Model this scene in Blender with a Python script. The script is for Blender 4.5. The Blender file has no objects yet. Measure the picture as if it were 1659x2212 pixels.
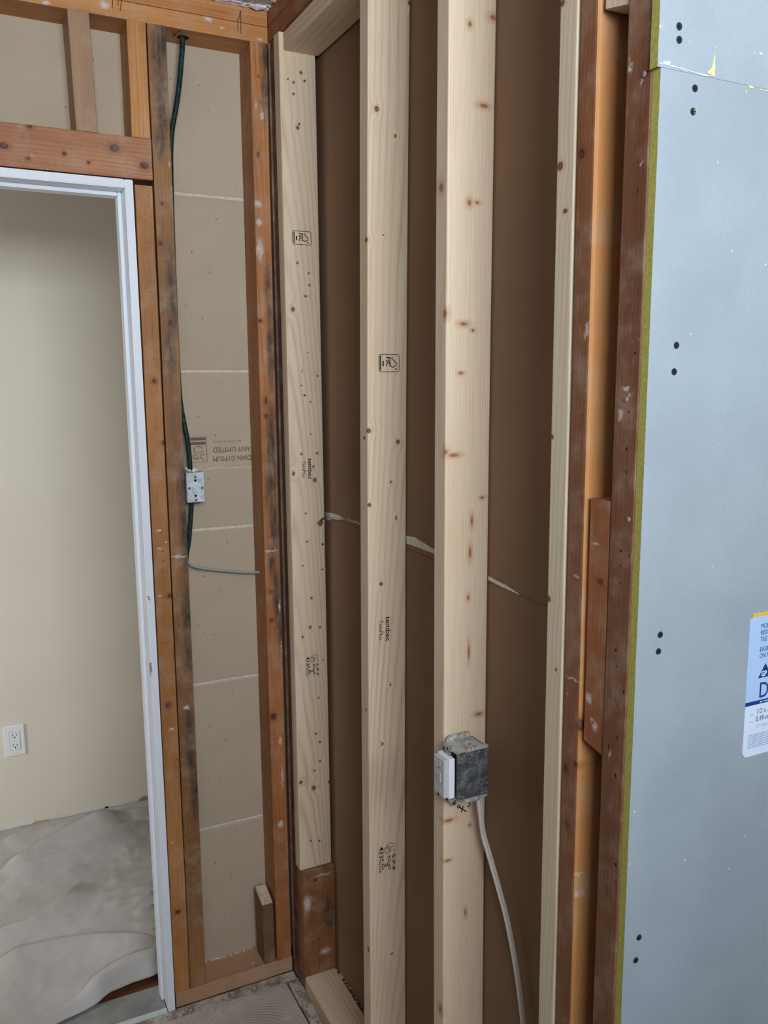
import bpy, bmesh, math, random
import numpy as np
from mathutils import Vector, Matrix, noise

sc = bpy.context.scene
col = sc.collection

# ------------------------------------------------------------------ measured data (metres)
D = {'ak': [(0.0, -1.1446, 1.8895, 0.006, 0.006), (0.0, -1.1741, 1.1548, 0.006, 0.009), (0.0, -1.1479, 1.0831, 0.005, 0.006), (0.0, -1.168, 1.0984, 0.004, 0.004), (0.0, -1.1553, 1.0046, 0.005, 0.007)],
 'aw': [(-0.0, -1.1628, 1.6734, 0.004, 0.012), (0.0, -1.1582, 1.3565, 0.007, 0.003), (0.0, -1.1559, 1.215, 0.02, 0.002), (0.0, -1.1462, 1.1895, 0.002, 0.003), (0.0, -1.1783, 0.9375, 0.007, 0.006),
        (0.0, -1.1776, 0.9094, 0.006, 0.007)],
 'bax': [[(0.0306, -0.818, 0.8757), (0.0241, -0.818, 0.872), (0.0205, -0.818, 0.8691), (0.0201, -0.818, 0.8672), (0.0236, -0.818, 0.8663), (0.0282, -0.818, 0.8677), (0.0258, -0.818, 0.8702),
          (0.0224, -0.818, 0.8684)],
         [(0.0358, -0.818, 0.8623), (0.0317, -0.818, 0.8631), (0.0305, -0.818, 0.8611), (0.0326, -0.818, 0.858), (0.0352, -0.818, 0.8594), (0.0358, -0.818, 0.8619), (0.0358, -0.818, 0.8586),
          (0.038, -0.818, 0.856)],
         [(0.043, -0.818, 0.8599), (0.0388, -0.818, 0.8485)], [(0.037, -0.818, 0.8576), (0.0498, -0.818, 0.8472)],
         [(0.0544, -0.818, 0.8675), (0.051, -0.818, 0.8649), (0.0577, -0.818, 0.8607), (0.0562, -0.818, 0.8583), (0.0514, -0.818, 0.8551)]],
 'bits': [(0.0918, -0.8438, 1.2797), (0.0918, -0.8749, 1.2752), (0.0918, -0.9016, 1.2684)],
 'bk': [(0.0, -1.2515, 1.9495, 0.004, 0.004), (0.0, -1.2396, 1.6986, 0.003, 0.003)],
 'blk': [(0.0, -1.2038, 1.3587, 0.005, 0.004)],
 'blw': [(0.0, -1.1909, 1.4056, 0.01, 0.002), (0.0, -1.1891, 1.1977, 0.008, 0.009), (0.0, -1.2036, 1.1646, 0.007, 0.007), (0.0, -1.195, 1.171, 0.003, 0.003)],
 'bn': [(0.0, -1.2493, 1.9501, 0.0017499999999999998, 0.0021), (0.0, -1.2454, 1.8257, 0.0014, 0.0021), (0.0, -1.252, 1.6432, 0.0021, 0.0021), (0.0, -1.245, 1.5746, 0.00154, 0.00154),
        (0.0, -1.2434, 1.5304, 0.0017499999999999998, 0.0028), (0.0, -1.2449, 1.5027, 0.0014, 0.0028), (0.0, -1.2405, 1.4054, 0.0021, 0.0021), (0.0, -1.2545, 1.4022, 0.0014, 0.0021),
        (0.0, -1.2407, 1.3869, 0.0014, 0.0021), (0.0, -1.2419, 1.365, 0.0014, 0.0021), (0.0, -1.2382, 1.2782, 0.0021, 0.0028), (0.0, -1.2409, 1.258, 0.0012599999999999998, 0.0021),
        (0.0, -1.255, 1.2294, 0.0017499999999999998, 0.0028), (0.0, -1.2453, 1.2079, 0.0014, 0.0014), (0.0, -1.2467, 1.1662, 0.0017499999999999998, 0.0021), (0.0, -1.2459, 1.1156, 0.0028, 0.0028),
        (0.0, -1.2531, 0.9967, 0.0028, 0.0028), (0.0, -1.232, 1.1492, 0.0017499999999999998, 0.0028)],
 'bw': [(0.0, -1.2256, 1.9648, 0.004, 0.01), (0.0, -1.2308, 1.5714, 0.005, 0.009), (0.0, -1.2455, 1.5937, 0.003, 0.003), (-0.0, -1.2395, 1.6018, 0.008, 0.003), (0.0, -1.2489, 1.8557, 0.002, 0.003),
        (0.0, -1.2432, 1.9422, 0.002, 0.004), (0.0, -1.2335, 1.1385, 0.002, 0.008)],
 'cam': [-0.7107902322298166, -2.026859038470675, 1.6120643647804638, 0.4580909951392304, -0.15270470222846164, -0.005231931138702963, 1832.799710447391],
 'camrot': [[0.8965341, -0.4429445, -0.005171], [0.071961, 0.1341133, 0.9883497], [0.4370905, 0.8864614, -0.1521119]],
 'cd': [(-0.0152, 0.0, 2.3623, 0.0105, 0.052500000000000005), (-0.0174, 0.0, 2.2804, 0.009000000000000001, 0.052500000000000005), (-0.022, 0.0, 1.8185, 0.009000000000000001, 0.07500000000000001),
        (-0.0208, 0.0, 1.6855, 0.009000000000000001, 0.09), (-0.022, 0.0, 1.4579, 0.013499999999999998, 0.10500000000000001), (-0.0248, 0.0, 1.3531, 0.015, 0.07500000000000001),
        (-0.0224, 0.0, 1.2584, 0.013499999999999998, 0.07500000000000001), (-0.0298, 0.0, 1.1633, 0.009000000000000001, 0.045), (-0.0199, 0.0, 1.0651, 0.0105, 0.07500000000000001),
        (-0.013, 0.0, 0.9904, 0.0075, 0.045)],
 'ck': [(-0.0384, 0.0, 2.1445, 0.003, 0.006), (-0.0448, 0.0, 1.7594, 0.004, 0.004), (-0.0358, 0.0, 1.5284, 0.004, 0.005), (-0.037, 0.0, 1.0817, 0.005, 0.005), (-0.0352, 0.0, 1.0069, 0.005, 0.005),
        (-0.0371, 0.0, 0.7456, 0.008, 0.009), (-0.0345, 0.0, 2.3189, 0.002, 0.002), (-0.0293, 0.0, 2.2634, 0.002, 0.002), (-0.036, 0.0, 1.566, 0.003, 0.008)],
 'clothedge': [(-0.6059, 0.0702), (-0.5078, 0.094), (-0.4682, 0.1162), (-0.408, 0.125), (-0.3586, 0.1269), (-0.3355, 0.1312)],
 'crack': [(0.0918, -0.9342, 1.2612), (0.0918, -0.9499, 1.2591), (0.0918, -0.9722, 1.2566)],
 'cw': [(-0.04, 0.0, 1.9263, 0.01, 0.032), (-0.0427, 0.0, 2.0328, 0.012, 0.01), (-0.0267, 0.0, 2.2329, 0.004, 0.012), (-0.0409, 0.0, 2.2537, 0.003, 0.01), (-0.0369, 0.0, 2.4292, 0.005, 0.02),
        (-0.0317, 0.0, 1.1875, 0.024, 0.003), (-0.0131, 0.0, 1.0397, 0.003, 0.02), (-0.0083, 0.0, 0.9275, 0.003, 0.03), (-0.0209, 0.0, 0.6757, 0.005, 0.015), (-0.0171, 0.0, 0.5709, 0.003, 0.04),
        (-0.0255, 0.0, 0.4409, 0.008, 0.012), (-0.0405, 0.0, 1.9905, 0.008, 0.012)],
 'flakes': [[(0.0038, -1.2729, 1.956), (0.0076, -1.2729, 1.9574), (0.015, -1.2729, 1.9576), (0.0133, -1.2729, 1.9533), (0.0088, -1.2729, 1.9536), (0.0044, -1.2729, 1.954)],
            [(-0.0019, -1.2729, 1.9544), (0.004, -1.2729, 1.9538), (0.004, -1.2729, 1.9531), (-0.0018, -1.2729, 1.9536)],
            [(0.0147, -1.2729, 1.9545), (0.0355, -1.2729, 1.9534), (0.0557, -1.2729, 1.9522), (0.0764, -1.2729, 1.9513), (0.0805, -1.2729, 1.9513), (0.0651, -1.2729, 1.9504),
             (0.0517, -1.2729, 1.9516), (0.0336, -1.2729, 1.9525), (0.0157, -1.2729, 1.9533)],
            [(0.0798, -1.2729, 1.9744), (0.0814, -1.2729, 1.9746), (0.0823, -1.2729, 1.9528), (0.0763, -1.2729, 1.952), (0.0758, -1.2729, 1.959), (0.078, -1.2729, 1.9642)],
            [(0.0713, -1.2729, 1.9562), (0.0758, -1.2729, 1.959), (0.0767, -1.2729, 1.9531), (0.072, -1.2729, 1.9538)],
            [(0.1361, -1.2729, 1.95), (0.1449, -1.2729, 1.9498), (0.1451, -1.2729, 1.9483), (0.1385, -1.2729, 1.9478)],
            [(0.1516, -1.2729, 1.9496), (0.1628, -1.2729, 1.9489), (0.1694, -1.2729, 1.9494), (0.1695, -1.2729, 1.9485), (0.1584, -1.2729, 1.9479)],
            [(0.1311, -1.2729, 1.9446), (0.1351, -1.2729, 1.9429), (0.133, -1.2729, 1.9415)],
            [(-0.0031, -1.2729, 1.9928), (-0.0014, -1.2729, 1.9924), (-0.0016, -1.2729, 1.9894), (-0.0033, -1.2729, 1.9894)],
            [(0.0405, -1.2729, 1.9829), (0.0421, -1.2729, 1.9825), (0.0411, -1.2729, 1.9813)], [(0.0802, -1.2729, 1.9832), (0.0823, -1.2729, 1.9832), (0.0814, -1.2729, 1.9813)],
            [(0.1515, -1.2729, 1.9879), (0.1571, -1.2729, 1.988), (0.155, -1.2729, 1.9862), (0.1515, -1.2729, 1.9864)],
            [(0.1427, -1.2729, 1.9883), (0.1441, -1.2729, 1.9878), (0.1427, -1.2729, 1.9856)],
            [(0.0518, -1.2729, 1.9139), (0.0564, -1.2729, 1.9138), (0.0561, -1.2729, 1.9095), (0.0538, -1.2729, 1.9071), (0.054, -1.2729, 1.9107)]],
 'flap': [(0.0918, -0.0214, 1.256), (0.0918, -0.057, 1.2644), (0.0918, -0.0914, 1.2678), (0.0918, -0.0851, 1.2607), (0.0918, -0.0545, 1.2534), (0.0918, -0.021, 1.248)],
 'folds': [([(-1.1751, 0.5195), (-0.7101, 0.8133), (-0.646, 0.8538), (-0.596, 0.8838), (-0.5436, 0.9217), (-0.4721, 0.9602), (-0.3984, 0.993), (-0.3261, 1.0212), (-0.2641, 1.04)], 0.03, 0.05),
           ([(-1.1939, 0.7933), (-0.7015, 1.0384), (-0.6332, 1.0724), (-0.5627, 1.1001), (-0.4213, 1.0943), (-0.2628, 1.0478), (-0.1791, 1.0313), (0.0956, 0.9771)], 0.016, 0.06),
           ([(-1.1615, 0.3952), (-0.7139, 0.7149), (-0.6579, 0.7549), (-0.5871, 0.7906), (-0.5075, 0.8182), (-0.4227, 0.8606), (-0.3485, 0.8978), (-0.2643, 0.9332), (-0.1958, 0.9471),
             (0.0786, 1.0028)],
            0.014, 0.03),
           ([(-1.1612, 0.2978), (-0.7174, 0.6226), (-0.6413, 0.6783), (-0.5792, 0.6963), (-0.496, 0.7446), (-0.4286, 0.7646)], 0.012, 0.03),
           ([(-1.2702, 0.4774), (-0.7215, 0.5151), (-0.637, 0.5209), (-0.5757, 0.5627), (-0.5164, 0.6154), (-0.4702, 0.6922)], 0.014, 0.035),
           ([(-1.2774, 0.3707), (-0.7275, 0.3589), (-0.6483, 0.3572), (-0.5678, 0.346), (-0.4862, 0.3298), (-0.4062, 0.2946), (-0.319, 0.2508), (-0.0688, 0.1251)], 0.026, 0.05),
           ([(-0.5657, 0.1147), (-0.5105, 0.1462), (-0.4545, 0.1666), (-0.3986, 0.175), (-0.3309, 0.1784), (-0.0513, 0.1924)], 0.022, 0.035),
           ([(-1.1914, -0.0926), (-0.6716, 0.0871), (-0.5909, 0.115), (-0.5121, 0.1341)], 0.012, 0.03), ([(-0.4153, 0.6263), (-0.3463, 0.6559), (-0.2423, 0.6774), (0.0319, 0.7341)], 0.008, 0.02),
           ([(-0.3463, 0.5602), (-0.2604, 0.5545)], 0.008, 0.015), ([(-0.3463, 0.5056), (-0.2684, 0.5148)], 0.01, 0.015), ([(-0.3528, 0.4334), (-0.2817, 0.4494)], 0.012, 0.018),
           ([(-0.3628, 0.3774), (-0.2926, 0.3805)], 0.008, 0.015), ([(-0.3571, 0.3265), (-0.3027, 0.3309)], 0.01, 0.015), ([(-0.339, 0.8038), (-0.303, 0.715)], 0.003, 0.01),
           ([(-0.3569, 0.7985), (-0.3769, 0.6069)], 0.002, 0.01), ([(-0.3153, 0.8433), (-0.2968, 0.7118)], 0.003, 0.01), ([(-0.2683, 0.8121), (-0.2906, 0.7087)], 0.002, 0.01),
           ([(-0.4102, 0.662), (-0.4297, 0.5476), (-0.472, 0.4821), (-0.4874, 0.4079)], 0.003, 0.02), ([(-0.4793, 0.7229), (-0.5132, 0.5897)], 0.002, 0.029),
           ([(-0.4365, 0.5215), (-0.3569, 0.5169)], 0.004, 0.015)],
 'green': [(-0.1974, 0.045, 2.3936), (-0.1982, 0.045, 2.3737), (-0.2016, 0.045, 2.3434), (-0.2092, 0.045, 2.2874), (-0.2184, 0.047, 2.2366), (-0.2297, 0.05, 2.1803)],
 'green2': [(-0.2334, 0.06, 1.5745), (-0.2269, 0.055, 1.5128), (-0.2227, 0.05, 1.4791), (-0.2188, 0.05, 1.4336), (-0.2181, 0.05, 1.3959)],
 'green3': [(-0.2178, 0.05, 1.3164), (-0.2216, 0.05, 1.2784), (-0.2281, 0.052, 1.2202), (-0.2346, 0.055, 1.185)],
 'grey': [(-0.2348, 0.06, 1.1782), (-0.2251, 0.055, 1.1616), (-0.2056, 0.05, 1.1522), (-0.1587, 0.05, 1.1414), (-0.0862, 0.05, 1.1278), (-0.0453, 0.05, 1.1235)],
 'gyp': {'b0': (-0.2091, 0.0868, 1.414),
         'b1': (-0.1667, 0.0868, 1.4149),
         'b2': (-0.1661, 0.0868, 1.4762),
         'b3': (-0.2066, 0.0868, 1.4764),
         'bar1': (-0.2059, 0.0868, 1.4658),
         'bar2': (-0.169, 0.0868, 1.4583),
         'bar3': (-0.2055, 0.0868, 1.4769),
         'bar4': (-0.1697, 0.0868, 1.4707),
         'c2': (-0.1804, 0.0868, 1.4273),
         'c3': (-0.1974, 0.0868, 1.427),
         'cx': (-0.1871, 0.0868, 1.4445),
         'g1': (-0.1501, 0.0868, 1.4141),
         'g2': (-0.0518, 0.0868, 1.4119),
         'l1': (-0.1493, 0.0868, 1.4367),
         'l2': (-0.0535, 0.0868, 1.4351),
         'm1': (-0.1485, 0.0868, 1.4598),
         'n1': (-0.1205, 0.0868, 1.469)},
 'hk': [(-0.5932, 0.0, 2.1029, 0.009, 0.006), (-0.3688, 0.0, 2.1229, 0.011, 0.008), (-0.3052, 0.0, 2.0934, 0.01, 0.008), (-0.541, 0.0, 2.1485, 0.006, 0.005), (-0.4739, 0.0, 2.1, 0.004, 0.004),
        (-0.547, 0.0, 2.0829, 0.004, 0.003), (-0.4253, 0.0, 2.087, 0.003, 0.003), (-0.3, 0.0, 2.3949, 0.004, 0.004)],
 'kd': [(-0.2524, 0.0, 2.36, 0.0105, 0.0675), (-0.2605, 0.0, 2.2233, 0.012, 0.09), (-0.2655, 0.0, 2.3388, 0.013499999999999998, 0.06),
        (-0.2679, 0.0, 2.1488, 0.013499999999999998, 0.037500000000000006), (-0.2555, 0.0, 1.8096, 0.0105, 0.09), (-0.2653, 0.0, 1.6829, 0.0105, 0.06),
        (-0.2504, 0.0, 1.2537, 0.0105, 0.10500000000000001), (-0.251, 0.0, 1.0459, 0.013499999999999998, 0.09), (-0.253, 0.0, 0.9398, 0.012, 0.06), (-0.2576, 0.0, 0.7109, 0.012, 0.09),
        (-0.2515, 0.0, 0.598, 0.0105, 0.07500000000000001), (-0.246, 0.0, 1.3885, 0.012, 0.045)],
 'kk': [(-0.2624, 0.0, 1.7496, 0.005, 0.007), (-0.2698, 0.0, 2.0139, 0.004, 0.004), (-0.2768, 0.0, 1.9272, 0.004, 0.005)],
 'kw': [(-0.264, 0.0, 1.1956, 0.024, 0.0035), (-0.2707, 0.0, 1.1962, 0.009, 0.0018), (-0.2628, 0.0, 0.8119, 0.009, 0.006), (-0.2473, 0.0, 2.0501, 0.003, 0.002), (-0.2493, 0.0, 2.1011, 0.002, 0.008),
        (-0.2385, 0.0, 0.4109, 0.002, 0.004)],
 'lathtear': [(-0.1737, 0.0868, 1.3949), (-0.1577, 0.0868, 1.3958), (-0.1507, 0.0868, 1.3971), (-0.1253, 0.0868, 1.3965), (-0.0962, 0.0868, 1.3952), (-0.0784, 0.0868, 1.3959),
              (-0.0665, 0.0868, 1.397), (-0.0571, 0.0868, 1.3931), (-0.0498, 0.0868, 1.3968)],
 'lathz': [[0.4267, 0.4302], [0.8363, 0.8317], [1.2417, 1.2402], [1.6393, 1.6394], [2.0587, 2.0563]],
 'nailheads': [(-1.2402, 1.5893), (-1.2521, 1.4461), (-1.2493, 1.9501)],
 'nm': [(0.052, -0.8536, 0.8905), (0.057, -0.8525, 0.8584), (0.064, -0.85, 0.8204), (0.07, -0.8626, 0.7813), (0.075, -0.8856, 0.7308), (0.078, -0.9083, 0.6816), (0.08, -0.9311, 0.6162),
        (0.081, -0.9451, 0.5636), (0.08, -0.9575, 0.518), (0.078, -0.9675, 0.4658)],
 'pencilA': [[(-0.0722, 0.0, 2.4551), (-0.0752, 0.0, 2.4415), (-0.0795, 0.0, 2.4324), (-0.08, 0.0, 2.4168), (-0.0782, 0.0, 2.4076)],
             [(-0.0722, 0.0, 2.4551), (-0.0715, 0.0, 2.4349), (-0.0727, 0.0, 2.4204), (-0.0724, 0.0, 2.4049)]],
 'pencilM': [[(-0.3565, 0.0, 2.4271), (-0.3586, 0.0, 2.4089)], [(-0.3459, 0.0, 2.429), (-0.3453, 0.0, 2.4179)], [(-0.3376, 0.0, 2.4305), (-0.3423, 0.0, 2.4073), (-0.3407, 0.0, 2.408)]],
 'pencilX': [[(-0.2257, 0.0194, 2.3925), (-0.2115, 0.0438, 2.3925)], [(-0.2113, 0.0058, 2.3925), (-0.22, 0.0513, 2.3925)]],
 'pscrew': [(0.0256, -1.2727, 1.9958), (0.0265, -1.2727, 1.9822), (0.0532, -1.2727, 1.9356), (0.0521, -1.2727, 1.9109), (0.0433, -1.2727, 1.652), (0.0416, -1.2727, 1.6215), (0.0387, -1.2727, 1.3025),
            (0.0369, -1.2727, 1.2815), (0.0259, -1.2727, 0.8985), (0.0221, -1.2727, 0.8674)],
 's1k': [(0.0414, -0.0822, 2.3129, 0.0036000000000000003, 0.0045000000000000005), (0.0096, -0.0822, 2.2945, 0.0027, 0.0027), (0.0309, -0.0822, 2.1922, 0.0045000000000000005, 0.0054),
         (0.0519, -0.0822, 1.8676, 0.0027, 0.00315), (0.0425, -0.0822, 1.8136, 0.0036000000000000003, 0.0036000000000000003), (0.0102, -0.0822, 1.7824, 0.0054, 0.0063),
         (0.0458, -0.0822, 1.6813, 0.0018000000000000002, 0.0018000000000000002), (0.0699, -0.0822, 1.6262, 0.0027, 0.0027), (0.0306, -0.0822, 1.6372, 0.0018000000000000002, 0.0018000000000000002),
         (0.0263, -0.0822, 1.6031, 0.0022500000000000003, 0.0022500000000000003), (0.0506, -0.0822, 1.5639, 0.0022500000000000003, 0.0022500000000000003),
         (0.0491, -0.0822, 1.4853, 0.0022500000000000003, 0.0022500000000000003), (0.0652, -0.0822, 1.4382, 0.0036000000000000003, 0.0036000000000000003), (0.0579, -0.0822, 1.3721, 0.0054, 0.0063),
         (0.0318, -0.0822, 1.2906, 0.0027, 0.0027), (0.034, -0.0822, 1.2194, 0.0036000000000000003, 0.0027), (0.076, -0.0822, 1.2086, 0.0036000000000000003, 0.0036000000000000003),
         (0.0217, -0.0822, 1.1595, 0.0022500000000000003, 0.0027), (0.0736, -0.0822, 1.1447, 0.00315, 0.0027), (0.0435, -0.0822, 1.074, 0.0036000000000000003, 0.0036000000000000003),
         (0.0383, -0.0822, 0.9989, 0.0045000000000000005, 0.0045000000000000005), (0.0733, -0.0822, 0.9083, 0.0022500000000000003, 0.0022500000000000003), (0.0575, -0.0822, 0.8093, 0.0027, 0.0027),
         (0.048, -0.0822, 0.7132, 0.0036000000000000003, 0.0036000000000000003), (0.0592, -0.0822, 0.6883, 0.0036000000000000003, 0.0036000000000000003),
         (0.0582, -0.0822, 0.6363, 0.0036000000000000003, 0.0036000000000000003), (0.0423, -0.0822, 0.6129, 0.0036000000000000003, 0.0036000000000000003),
         (0.0401, -0.0822, 0.566, 0.0063, 0.007200000000000001), (0.0046, -0.0822, 0.5894, 0.0054, 0.0054), (0.0833, -0.0822, 0.573, 0.0036000000000000003, 0.0045000000000000005),
         (0.0025, -0.0822, 1.3911, 0.0045000000000000005, 0.0063)],
 's1s': [(0.0229, -0.0822, 2.2894), (0.0502, -0.0822, 2.2962), (0.0223, -0.0822, 2.2644), (0.0345, -0.0822, 2.2007), (0.0237, -0.0822, 1.8895), (0.0525, -0.0822, 1.8398), (0.0353, -0.0822, 1.5797),
         (0.024, -0.0822, 1.4376), (0.0548, -0.0822, 1.4055), (0.0647, -0.0822, 0.9953), (0.0175, -0.0822, 0.9764), (0.0289, -0.0822, 0.4209), (0.0529, -0.0822, 0.4147)],
 's2k': [(0.0212, -0.5203, 2.1135, 0.0054, 0.0063), (0.0608, -0.5192, 2.0705, 0.00315, 0.0036000000000000003), (0.0879, -0.5252, 2.3061, 0.0036000000000000003, 0.0045000000000000005),
         (0.0363, -0.5152, 1.8889, 0.0018000000000000002, 0.0018000000000000002), (0.0701, -0.5082, 1.4918, 0.0054, 0.0054), (0.0542, -0.507, 1.4115, 0.0027, 0.00315),
         (0.0665, -0.506, 1.337, 0.0022500000000000003, 0.0054), (0.0322, -0.5045, 1.2022, 0.0045000000000000005, 0.0045000000000000005), (0.0345, -0.5018, 0.8551, 0.00315, 0.00315),
         (0.0535, -0.5026, 0.9829, 0.0027, 0.0027), (0.0556, -0.501, 0.3604, 0.0027, 0.00315), (-0.0017, -0.501, 0.6417, 0.0036000000000000003, 0.0054), (0.0047, -0.5085, 1.5159, 0.0063, 0.0054),
         (0.0065, -0.5064, 1.3678, 0.0045000000000000005, 0.0045000000000000005), (0.002, -0.5086, 1.879, 0.0063, 0.0054), (0.002, -0.4924, 1.5011, 0.0054, 0.0045000000000000005),
         (0.002, -0.4897, 0.9326, 0.0045000000000000005, 0.0036000000000000003), (0.002, -0.4907, 0.3811, 0.0054, 0.0063)],
 's3k': [(0.0832, -0.8144, 2.1774, 0.0063, 0.0045000000000000005), (0.0407, -0.8142, 2.1608, 0.0036000000000000003, 0.0045000000000000005),
         (0.0688, -0.8134, 2.0447, 0.009000000000000001, 0.0036000000000000003), (0.0439, -0.8124, 1.8955, 0.0045000000000000005, 0.0054), (0.0588, -0.8124, 1.8967, 0.0045000000000000005, 0.0027),
         (0.0356, -0.8116, 1.7046, 0.0081, 0.0036000000000000003), (0.0535, -0.8116, 1.6946, 0.0036000000000000003, 0.0027), (0.0312, -0.8114, 1.6249, 0.0054, 0.0027),
         (0.0191, -0.8111, 1.4898, 0.0108, 0.0036000000000000003), (0.0559, -0.8111, 1.3763, 0.0027, 0.009000000000000001), (0.0528, -0.8111, 1.3212, 0.00315, 0.0108),
         (0.0758, -0.8111, 1.4147, 0.0045000000000000005, 0.0027), (0.0501, -0.8112, 1.2419, 0.0027, 0.0054), (0.0522, -0.8114, 1.1439, 0.0022500000000000003, 0.014400000000000001),
         (0.0739, -0.8117, 1.0265, 0.0081, 0.0036000000000000003), (0.0135, -0.8126, 0.8392, 0.009899999999999999, 0.0036000000000000003), (0.0572, -0.8127, 0.8194, 0.0027, 0.0036000000000000003),
         (0.0112, -0.8131, 0.7626, 0.007200000000000001, 0.0027), (0.0493, -0.8139, 0.6508, 0.0027, 0.0081), (0.002, -0.7928, 1.9186, 0.007200000000000001, 0.007200000000000001),
         (0.002, -0.8067, 1.7206, 0.0054, 0.007200000000000001), (0.002, -0.8123, 1.4955, 0.0063, 0.0054), (0.002, -0.8038, 0.4631, 0.0054, 0.0081)],
 's4k': [(0.0, -1.1019, 1.884, 0.007200000000000001, 0.0063), (0.0, -1.1147, 1.8265, 0.0054, 0.0036000000000000003), (0.0, -1.0983, 2.0791, 0.0054, 0.0045000000000000005),
         (0.0, -1.0996, 1.5368, 0.0036000000000000003, 0.0036000000000000003), (-0.0, -1.0983, 1.3126, 0.0081, 0.0054), (0.0, -1.1208, 1.2164, 0.0027, 0.0027)],
 'st': {'fsc1': (0.036, -0.0822, 1.9472),
        'fsc2': (0.0491, -0.515, 1.6479),
        'spf1': (0.0425, -0.0822, 0.8946),
        'spf2': (0.0453, -0.515, 0.5897),
        'tem1': (0.045, -0.0822, 1.4003),
        'tem2': (0.0476, -0.515, 1.1055),
        'temp1': (0.0304, -0.0822, 1.401),
        'temp2': (0.0338, -0.515, 1.1055)},
 'stext': {'fsc1': [(0.012, -0.0822, 1.9623), (0.059, -0.0822, 1.9318)],
           'fsc2': [(0.0269, -0.515, 1.6647), (0.0715, -0.515, 1.6308)],
           'spf1': [(0.0256, -0.0822, 0.9266), (0.061, -0.0822, 0.8646)],
           'spf2': [(0.0255, -0.515, 0.6261), (0.0642, -0.515, 0.5542)],
           'tem1': [(0.0455, -0.0822, 1.4265), (0.0445, -0.0822, 1.3751)],
           'tem2': [(0.0477, -0.515, 1.1321), (0.0475, -0.515, 1.0788)]},
 'tears': [[(0.0918, -0.0671, 1.2874), (0.0918, -0.11, 1.2902), (0.0918, -0.1522, 1.291), (0.0918, -0.1782, 1.2879), (0.0918, -0.1928, 1.2882), (0.0918, -0.1367, 1.282), (0.0918, -0.1056, 1.2795),
            (0.0918, -0.0667, 1.2772)],
           [(0.0918, -0.0666, 1.2752), (0.0918, -0.1056, 1.2784), (0.0918, -0.1481, 1.2821), (0.0918, -0.1928, 1.2867), (0.0918, -0.1442, 1.2793), (0.0918, -0.1055, 1.2761), (0.0918, -0.0854, 1.2685),
            (0.0918, -0.0735, 1.2699)],
           [(0.0918, -0.1965, 1.2905), (0.0918, -0.2409, 1.2911), (0.0918, -0.2854, 1.2925), (0.0918, -0.2854, 1.2918), (0.0918, -0.2409, 1.29), (0.0918, -0.2001, 1.2888)],
           [(0.0918, -0.2054, 1.287), (0.0918, -0.2444, 1.2887), (0.0918, -0.2853, 1.2889), (0.0918, -0.2853, 1.2868), (0.0918, -0.2408, 1.2863), (0.0918, -0.2054, 1.2859)],
           [(0.0918, -0.5026, 1.2974), (0.0918, -0.5386, 1.2999), (0.0918, -0.5697, 1.2964), (0.0918, -0.6271, 1.2883), (0.0918, -0.6271, 1.281), (0.0918, -0.5698, 1.2813), (0.0918, -0.534, 1.2816),
            (0.0918, -0.5054, 1.2811)],
           [(0.0918, -0.8105, 1.2756), (0.0918, -0.8343, 1.2731), (0.0918, -0.8663, 1.2706), (0.0918, -0.9062, 1.264), (0.0918, -0.9003, 1.2627), (0.0918, -0.8602, 1.2647), (0.0918, -0.8345, 1.2666),
            (0.0918, -0.8106, 1.269)]],
 'tk': [(-0.3056, 0.0, 1.6158, 0.005, 0.006), (-0.2885, 0.0, 1.4721, 0.006, 0.006), (-0.2915, 0.0, 1.1009, 0.006, 0.005), (-0.308, 0.0, 0.8248, 0.007, 0.007), (-0.3075, 0.0, 0.2692, 0.006, 0.005)],
 'tn': [(-0.3048, 0.0, 1.817, 0.0014, 0.0014), (-0.3054, 0.0, 1.6667, 0.0014, 0.0014), (-0.3052, 0.0, 1.6243, 0.0014, 0.0014), (-0.3084, 0.0, 1.5075, 0.0014, 0.0014),
        (-0.308, 0.0, 1.3974, 0.0014, 0.0014), (-0.3057, 0.0, 1.2572, 0.00154, 0.00154), (-0.3033, 0.0, 1.2118, 0.00154, 0.00154), (-0.3021, 0.0, 1.1879, 0.0014, 0.0014),
        (-0.307, 0.0, 1.1645, 0.0014, 0.0014), (-0.3051, 0.0, 1.0967, 0.00154, 0.00154), (-0.3067, 0.0, 0.9844, 0.0014, 0.0014), (-0.3092, 0.0, 0.8501, 0.0014, 0.0014),
        (-0.3054, 0.0, 0.8076, 0.0014, 0.0014), (-0.2924, 0.0, 0.6813, 0.0014, 0.0014), (-0.2989, 0.0, 0.584, 0.0014, 0.0014), (-0.2923, 0.0, 0.4633, 0.0014, 0.0014),
        (-0.2986, 0.0, 2.0285, 0.0014, 0.0014), (-0.3018, 0.0, 1.9266, 0.0014, 0.0014)],
 'tpw': [(-0.3749, 0.0, 2.4146, 0.014, 0.01), (-0.4919, 0.0, 2.3986, 0.01, 0.006), (-0.0934, 0.0, 2.4493, 0.012, 0.008), (-0.0288, 0.0, 2.4005, 0.008, 0.005), (-0.1479, 0.0, 2.4254, 0.012, 0.007),
         (-0.1164, 0.0, 2.4111, 0.008, 0.004)],
 'tw': [(-0.3119, 0.0, 1.2633, 0.007, 0.004), (-0.2946, 0.0, 1.2337, 0.0035, 0.004), (-0.3117, 0.0, 1.2194, 0.008, 0.003), (-0.3159, 0.0, 1.1026, 0.007, 0.004), (-0.3225, 0.0, 2.0095, 0.0015, 0.003),
        (-0.3116, 0.0, 1.9804, 0.0015, 0.002), (-0.3122, 0.0, 0.4622, 0.003, 0.002), (-0.3027, 0.0, 0.7625, 0.009, 0.004)]}

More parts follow.
